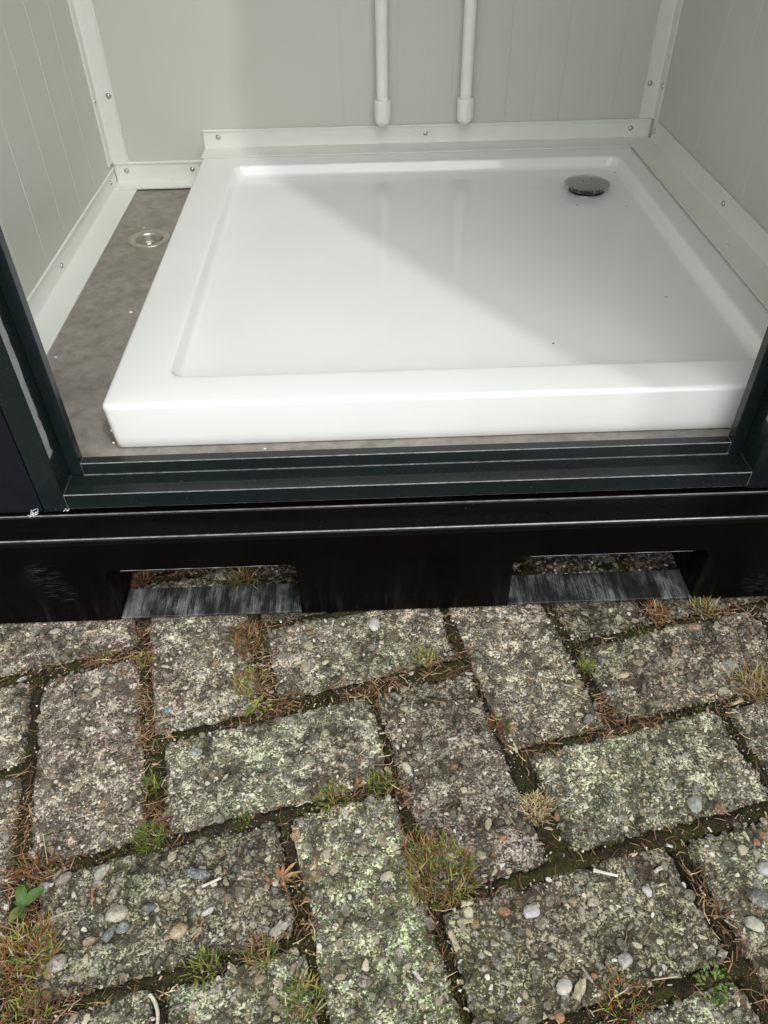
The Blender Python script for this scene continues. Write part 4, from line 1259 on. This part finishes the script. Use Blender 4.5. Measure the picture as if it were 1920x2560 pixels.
CHIPS = [  # x,y,len,wid,thick,angle,colour,label
 (-.098, -.376, .018, .011, .003, .75, (.46, .43, .37), 'thick grey cracked wood chip in the dark joint left of the central stone'),
 (.062, -.392, .021, .0065, .003, -1.25, (.55, .50, .36), 'long weathered wood chip standing upright below the largest grass tuft'),
 (.077, -.360, .014, .0065, .003, .2, (.58, .53, .40), 'pale blocky wood chip at the right foot of the largest grass tuft'),
 (.074, -.375, .015, .005, .002, .02, (.46, .40, .28), 'flat greenish wood chip just below the pale blocky one'),
 (.167, -.435, .020, .010, .003, 1.0, (.55, .49, .34), 'broad streaked wood chip near the bottom edge, left of the orange seed'),
 (.228, -.437, .012, .009, .004, .9, (.62, .52, .36), 'short split wood chip at the bottom right by the olive tuft'),
 (.044, -.096, .013, .007, .003, .25, (.66, .63, .54), 'cream wood chip in the needle filled centre joint below the beam'),
 (.109, -.102, .010, .004, .002, -.4, (.68, .66, .60), 'small white sliver right of the cream wood chip in the centre joint'),
 (-.425, -.083, .016, .005, .003, .35, (.66, .65, .60), 'white splintered chip in the dark joint at the left edge under the beam'),
 (-.355, -.0165, .020, .005, .003, .05, (.60, .48, .31), 'tan wood chip lying on the stone beside the beam at top left'),
 (-.316, -.314, .018, .006, .003, .55, (.46, .42, .34), 'grey brown wood splinter at the upper left corner of the pebbly lower stone'),
 (.409, -.155, .017, .0045, .002, .25, (.62, .50, .28), 'yellow straw piece by the spidery tuft at the right edge'),
 (-.005, -.241, .010, .006, .002, .75, (.66, .64, .52), 'pale chip on the corner of the central stone between dry leaf and grass'),
 (.009, -.223, .012, .0055, .002, -.9, (.48, .42, .32), 'brown wood chip in the joint right of the centre stone row'),
 (.165, -.291, .015, .005, .003, -.1, (.52, .42, .29), 'smooth tan chip just below the round pale straw tuft'),
 (-.082, -.253, .013, .0025, .0015, .45, (.74, .73, .68), 'thin white sliver left of the low grass on the central stone'),
 (.287, -.314, .015, .0035, .002, -.45, (.76, .75, .70), 'white splinter at the upper corner of the lower right stone'),
 (.121, -.337, .010, .004, .002, .2, (.74, .73, .70), 'short white chip left of the lower right stone'),
 (-.243, -.151, .015, .0045, .002, .6, (.50, .40, .26), 'brown wood chip in the red needle patch of the left joint'),
 (-.345, -.298, .013, .0045, .002, -.75, (.62, .57, .50), 'pale chip in the left joint above the reddish green tuft'),
 (.032, -.298, .011, .0048, .002, -.7, (.55, .52, .40), 'greenish wood chip above the largest tuft beside a white pebble'),
 (-.219, -.391, .012, .003, .0015, .2, (.62, .58, .47), 'thin cream sliver on the pebbly lower left stone'),
 (.222, -.123, .010, .0022, .0012, -.05, (.66, .64, .58), 'fine pale sliver on the narrow stone right of centre'),
 (.081, -.187, .013, .0028, .0015, .12, (.74, .73, .68), 'white sliver lying across the tall stone right of centre'),
 (.265, -.337, .012, .0042, .002, .5, (.68, .65, .55), 'cream chip on the lower right stone right of the bone white stick'),
 (.176, -.424, .016, .003, .002, -1.1, (.50, .44, .36), 'narrow grey stick fragment above the broad streaked wood chip'),
 (.027, -.419, .013, .0045, .002, -1.0, (.70, .69, .64), 'white chip on the lower half of the central stone'),
 (.065, -.424, .010, .005, .002, 0.0, (.56, .52, .40), 'small pale chip in the joint right of the bottom of the central stone'),
]
for k_, (x, y, L, W, T, a, c, lab) in enumerate(CHIPS):
    L *= .8; W *= .75; T *= .8; c = tuple(q * .74 for q in c)
    gg = np.random.default_rng(300 + k_)
    # a splintered slat: several cross sections with ragged ends
    nl, nw = 5, 4; vv = []; cc = []
    for top in (0, 1):
        for i in range(nl):
            for j in range(nw):
                s = (i / (nl - 1) - .5) * L; t = (j / (nw - 1) - .5) * W
                if i in (0, nl - 1): s += gg.normal(0, .10) * L
                if j in (0, nw - 1): t += gg.normal(0, .09) * W
                vv.append((s, t, top * T * (1 - .25 * (j in (0, nw - 1))) + (gg.normal(0, .10) * T if top else 0)))
                cc.append(np.array(c) * (gg.uniform(.55, .95)))
    def I(t_, i, j): return t_ * nl * nw + i * nw + j
    ff = []
    for i in range(nl - 1):
        for j in range(nw - 1):
            ff.append((I(1, i, j), I(1, i + 1, j), I(1, i + 1, j + 1), I(1, i, j + 1)))
        for j in (0, nw - 1): ff.append((I(0, i, j), I(0, i + 1, j), I(1, i + 1, j), I(1, i, j)))
    for j in range(nw - 1):
        for i in (0, nl - 1): ff.append((I(0, i, j), I(0, i, j + 1), I(1, i, j + 1), I(1, i, j)))
    R3 = np.array(Euler((gg.normal(0, .10), gg.normal(0, .10), a)).to_matrix())
    z = surf_z(x, y) + .0022
    vv = np.array(vv) @ R3.T + np.array([x, y, z])
    tag(obj('wood_chip', vv, ff, M['litter'], None, (x, y, z), cols=np.array(cc)), lab, 'wood chip', 'wood chips on the paving')

def stick(x, y, ang, L, r, col, label, bend=.0, name='twig', cap=0):
    V = []; F = []; C = []; n = 7; m_ = 6
    for i in range(n + 1):
        s = i / n
        cx = x + math.cos(ang) * L * (s - .5) - math.sin(ang) * bend * 4 * s * (1 - s)
        cy = y + math.sin(ang) * L * (s - .5) + math.cos(ang) * bend * 4 * s * (1 - s)
        rr_ = r * (1.45 if (cap and i == 0) else 1.0) * (1 - .2 * s)
        for k_ in range(m_):
            t = 2 * math.pi * k_ / m_
            V.append((cx - math.sin(ang) * rr_ * math.cos(t), cy + math.cos(ang) * rr_ * math.cos(t), r * 1.0 + .0002 + rr_ * math.sin(t)))
            C.append(np.array(col) * .74 * (1.0 + .12 * math.cos(5 * s + k_)))
    for i in range(n):
        for k_ in range(m_): F.append((i * m_ + k_, i * m_ + (k_ + 1) % m_, (i + 1) * m_ + (k_ + 1) % m_, (i + 1) * m_ + k_))
    F += [tuple(range(m_))[::-1], tuple(range(n * m_, n * m_ + m_))]
    return tag(obj(name, V, F, M['litter'], None, (x, y, 0), smooth=50, cols=np.array(C)), label, 'twig')
stick(.213, -.339, -.28, .023, .0016, (.70, .69, .58), 'bone white stick with a knobbed end on the lower right stone', cap=1)
stick(-.165, -.332, .40, .019, .0014, (.66, .64, .56), 'pale stick beside the dark slate pebble on the lower left stone')
stick(-.201, -.437, -1.15, .026, .0018, (.62, .58, .47), 'curved cream stick at the bottom edge left of centre', bend=.003)
stick(-.335, -.292, -1.15, .034, .0005, (.62, .52, .32), 'long thin straw stalk on the left stone above the lower joint')
stick(.041, -.322, .75, .024, .0007, (.60, .56, .44), 'thin pale straw leaning over the top of the largest grass tuft')
stick(-.305, -.358, .33, .034, .0007, (.52, .42, .26), 'long tan grass stalk across the lower left stone by the broad leaved weed', bend=.002)
stick(.242, -.430, .08, .024, .0006, (.50, .47, .33), 'thin pale stalk lying flat at the bottom right')
stick(-.277, -.340, -1.35, .015, .0011, (.42, .20, .09), 'reddish brown needle bundle on the lower left stone')

def rock(x, y, r, asp, hgt, rot, col, label, seed, name='loose_stone', cat='stone', sink=.25, mat='pebble_attr', rnd=False):
    gg = np.random.default_rng(seed)
    V = []; F = []; nu, nv = 14, 8
    pl = [] if rnd else [(Vector(gg.normal(0, 1, 3)).normalized(), gg.uniform(.70, .95)) for _ in range(11)]
    for j in range(nv + 1):
        th = math.pi * j / nv
        for i in range(nu):
            ph = 2 * math.pi * i / nu
            d = Vector((math.sin(th) * math.cos(ph), math.sin(th) * math.sin(ph), math.cos(th)))
            R_ = 1.0
            for n_, dd in pl:
                c = d.dot(n_)
                if c > .05: R_ = min(R_, dd / c)
            R_ *= 1 + gg.uniform(-.02, .02)
            V.append(tuple(d * R_))
    for j in range(nv):
        for i in range(nu): F.append((j * nu + i, (j + 1) * nu + i, (j + 1) * nu + (i + 1) % nu, j * nu + (i + 1) % nu))
    c, s = math.cos(rot), math.sin(rot)
    r = r * .84; V = np.array(V) * np.array([r, r * asp, hgt])
    hgt = hgt * .72; V = V * np.array([1, 1, .72]); z = surf_z(x, y) + .0006 + hgt * (1 - sink) * .25
    W = np.stack([V[:, 0] * c - V[:, 1] * s + x, V[:, 0] * s + V[:, 1] * c + y, V[:, 2] + z], -1)
    cc = np.tile(np.array(col) * (0.58 if max(col) > .4 else 1.0), (len(W), 1))
    o = obj(name, W, F, M[mat], None, (x, y, z - hgt), smooth=38, cols=cc)
    return tag(o, label, cat, 'loose stones on the paving' if cat == 'stone' else None)
ROCKS = [
 (-.001, -.021, .0125, .72, .006, 1.7, (.66, .65, .60), 'large white stone right below the middle of the black beam'),
 (.177, -.301, .0075, .55, .004, 1.3, (.72, .72, .70), 'elongated white pebble below the round pale straw tuft'),
 (.249, -.356, .0070, .78, .004, 2.1, (.68, .68, .66), 'white pebble in the middle of the lower right stone'),
 (-.024, -.286, .0045, .8, .003, .2, (.76, .76, .73), 'small bright white pebble on the central stone'),
 (-.251, -.356, .0130, .78, .007, .3, (.24, .23, .17), 'largest round speckled pebble on the pebbly lower left stone'),
 (-.181, -.322, .0160, .42, .006, -.15, (.075, .09, .10), 'dark blue slate shard on the lower left stone'),
 (-.190, -.373, .0110, .75, .006, .5, (.25, .20, .12), 'ochre angular pebble on the lower left stone'),
 (-.275, -.316, .0125, .58, .006, 1.0, (.20, .20, .165), 'long grey green pebble at the top of the lower left stone'),
 (-.295, -.395, .0130, .72, .005, .4, (.17, .16, .15), 'flat grey pebble at the lower left corner beside the sprawling tuft'),
 (.338, -.388, .0120, .72, .006, -.5, (.34, .33, .27), 'pale angular stone at the lower right edge beside the needle joint'),
 (.212, -.414, .0095, .85, .006, .6, (.44, .42, .40), 'pinkish white pebble near the bottom of the lower right stone'),
 (.323, -.272, .0120, .85, .005, .9, (.24, .26, .23), 'pale green flat pebble on the large right stone'),
 (.368, -.129, .0100, .58, .004, -.7, (.12, .11, .095), 'dark leaf shaped pebble on the upper right stone'),
 (.337, -.091, .0095, .8, .005, -.6, (.075, .068, .062), 'blackish triangular pebble on the upper right stone'),
 (.292, -.111, .0085, .62, .004, .3, (.30, .24, .13), 'mustard coloured pebble on the upper right stone'),
 (.398, -.043, .0085, .75, .004, -.1, (.28, .16, .08), 'rust orange pebble on the upper right stone near the beam'),
 (-.166, -.357, .0075, .48, .004, .5, (.60, .60, .57), 'white oval pebble on the right half of the lower left stone'),
 (.154, -.432, .0100, .80, .006, .7, (.36, .35, .30), 'pale rough stone left of the broad streaked wood chip'),
 (.368, -.339, .0100, .9, .007, .4, (.45, .45, .43), 'white round stone at the right edge above the pale angular one'),
 (.352, -.367, .0135, .82, .007, -.4, (.11, .115, .10), 'big dark smooth stone at the lower right edge'),
 (-.201, -.190, .0090, .8, .005, .0, (.14, .15, .155), 'blue grey pebble on the left end of the centre left stone'),
 (-.404, -.013, .0085, .7, .004, .3, (.42, .40, .36), 'whitish lump on the top left stone next to the beam'),
 (-.255, -.374, .0085, .62, .005, 1.2, (.13, .145, .145), 'slate grey pebble left of its darker twin below the round speckled pebble'),
 (-.243, -.368, .0080, .8, .005, .6, (.115, .13, .13), 'dark grey pebble touching the round speckled pebble from below'),
 (-.310, -.321, .0105, .55, .006, .7, (.19, .17, .14), 'brown wedge pebble by the grey brown splinter at left'),
 (-.328, -.330, .0100, .6, .006, .65, (.27, .27, .27), 'light grey wedge pebble just right of the red needles at left'),
 (-.240, -.135, .0060, .8, .004, .2, (.10, .16, .20), 'blue pebble at the lower edge of the stone under the left fork pocket'),
 (.237, -.168, .0100, .7, .006, .5, (.11, .11, .105), 'dark grey rock at the bottom corner of the narrow right centre stone'),
 (.271, -.133, .0085, .45, .004, -.1, (.11, .12, .11), 'flat greenish dark pebble in the joint left of the upper right stone'),
 (.029, -.219, .0095, .52, .005, -1.0, (.40, .38, .27), 'pale yellow stone at the lower left of the tall centre stone'),
 (.019, -.193, .0050, .6, .003, -1.0, (.68, .68, .64), 'small oval white pebble in the joint between the two centre stones'),
 (-.222, -.351, .0100, .52, .004, .0, (.09, .10, .10), 'dark oval pebble right of the round speckled pebble'),
 (.136, -.370, .0105, .8, .005, .2, (.36, .36, .36), 'black and white mottled pebble at the left of the lower right stone'),
 (.066, -.316, .0075, .75, .005, .1, (.40, .35, .27), 'brown and white pebble beside the top of the largest grass tuft'),
 (-.236, -.166, .0045, .8, .003, .1, (.72, .72, .70), 'small white stone in the red needle patch of the left joint'),
 (-.395, -.220, .0048, .8, .004, .9, (.66, .62, .55), 'cream snail like pebble in the left edge joint'),
]
for k_, (x, y, r, asp, h_, rot, c, lab) in enumerate(ROCKS):
    rock(x, y, r, asp, h_, rot, c, lab, 700 + k_)
rock(.146, -.454, .0058, .95, .0045, 0, (.45, .24, .12), 'round orange brown seed on dark soil at the bottom edge', 801, 'seed_pod', 'seed', .1, rnd=True)
rock(.120, -.299, .0040, .95, .0038, 0, (.30, .08, .04), 'shiny red brown berry right of centre', 802, 'berry', 'berry', .05, rnd=True)
rock(.165, -.305, .0034, .8, .003, 0, (.45, .16, .05), 'orange berry below the round pale straw tuft', 803, 'berry', 'berry', .05, rnd=True)
rock(.400, -.198, .0036, .7, .003, 0, (.45, .10, .06), 'red berry in the joint at the right edge', 804, 'berry', 'berry', .05, rnd=True)

# ================================================================== crumbs and threads on the cabin
def crumb(x, y, z, r, col, label, seed, mat='thread'):
    gg = np.random.default_rng(seed)
    v_, f_ = SHAPES[seed % len(SHAPES)]
    r = r * .75
    W = v_ * np.array([r, r * gg.uniform(.5, .9), r * .7]) + np.array([x, y, z])
    return tag(obj('crumb', W, f_, M[mat], None, (x, y, z)), label, 'crumb', 'crumbs left from fitting the tray')
crumb(-.368, .480, ZF, .0038, None, 'white crumb on the grey floor left of the middle of the tray', 1)
crumb(-.128, .1165, ZF, .0030, None, 'white crumb on the floor strip under the front of the tray', 2)
crumb(-.450, .350, ZF, .0030, None, 'white crumb beside the left skirting near the doorway', 3)
crumb(-.412, .815, ZF, .0022, None, 'white speck on the grey floor just behind the steel floor drain', 4)
crumb(.566, .50, .2470, .0028, None, 'white crumb lying on the right hand flashing', 5)
crumb(.253, .268, .2222, .0024, None, 'black crumb on the tray floor inside the sunlight edge', 6, 'dark')
crumb(.443, .390, .2222, .0016, None, 'tiny black speck on the right side of the tray floor', 7, 'dark')
crumb(.500, .905, .2230, .0016, None, 'black speck behind the chrome tray drain', 8, 'dark')
crumb(.392, .750, .2212, .0014, None, 'dark speck in front and left of the chrome tray drain', 9, 'dark')
crumb(.478, .735, .2218, .0014, None, 'dark speck in front and right of the chrome tray drain', 10, 'dark')
for k_, z in enumerate((.183, .199, .212)):
    crumb(-.3155, .1300 + .004 * k_, z, .0024, None, ('white resin crumb low on the left front corner of the tray', 'white resin crumb halfway up the left front corner of the tray', 'white resin crumb just below the rim at the left front corner of the tray')[k_], 20 + k_)
def thread(x, y, z, n, R, label, seed, col=(.50, .51, .51)):
    gg = np.random.default_rng(seed); V = []; F = []; C = []
    for _ in range(n):
        a = gg.uniform(0, 6.28); px, py = x + gg.normal(0, R), y + gg.normal(0, R * .25)
        add_needle(V, F, C, px, py, z + abs(gg.normal(0, R * .5)), a, R * gg.uniform(.8, 2.2), .00045, gg.normal(0, R * .35), gg.normal(0, .5), np.array(col))
    return tag(obj('plastic_shred', V, F, M['litter'], None, (x, y, z), cols=np.array(C)), label, 'shred')
thread(-.400, .0440, .1455, 14, .0045, 'frayed white plastic shred on the black beam at the foot of the left door frame', 1)
thread(-.3600, .0455, .1480, 5, .0022, 'small white shred at the outer bottom corner of the door sill', 2)
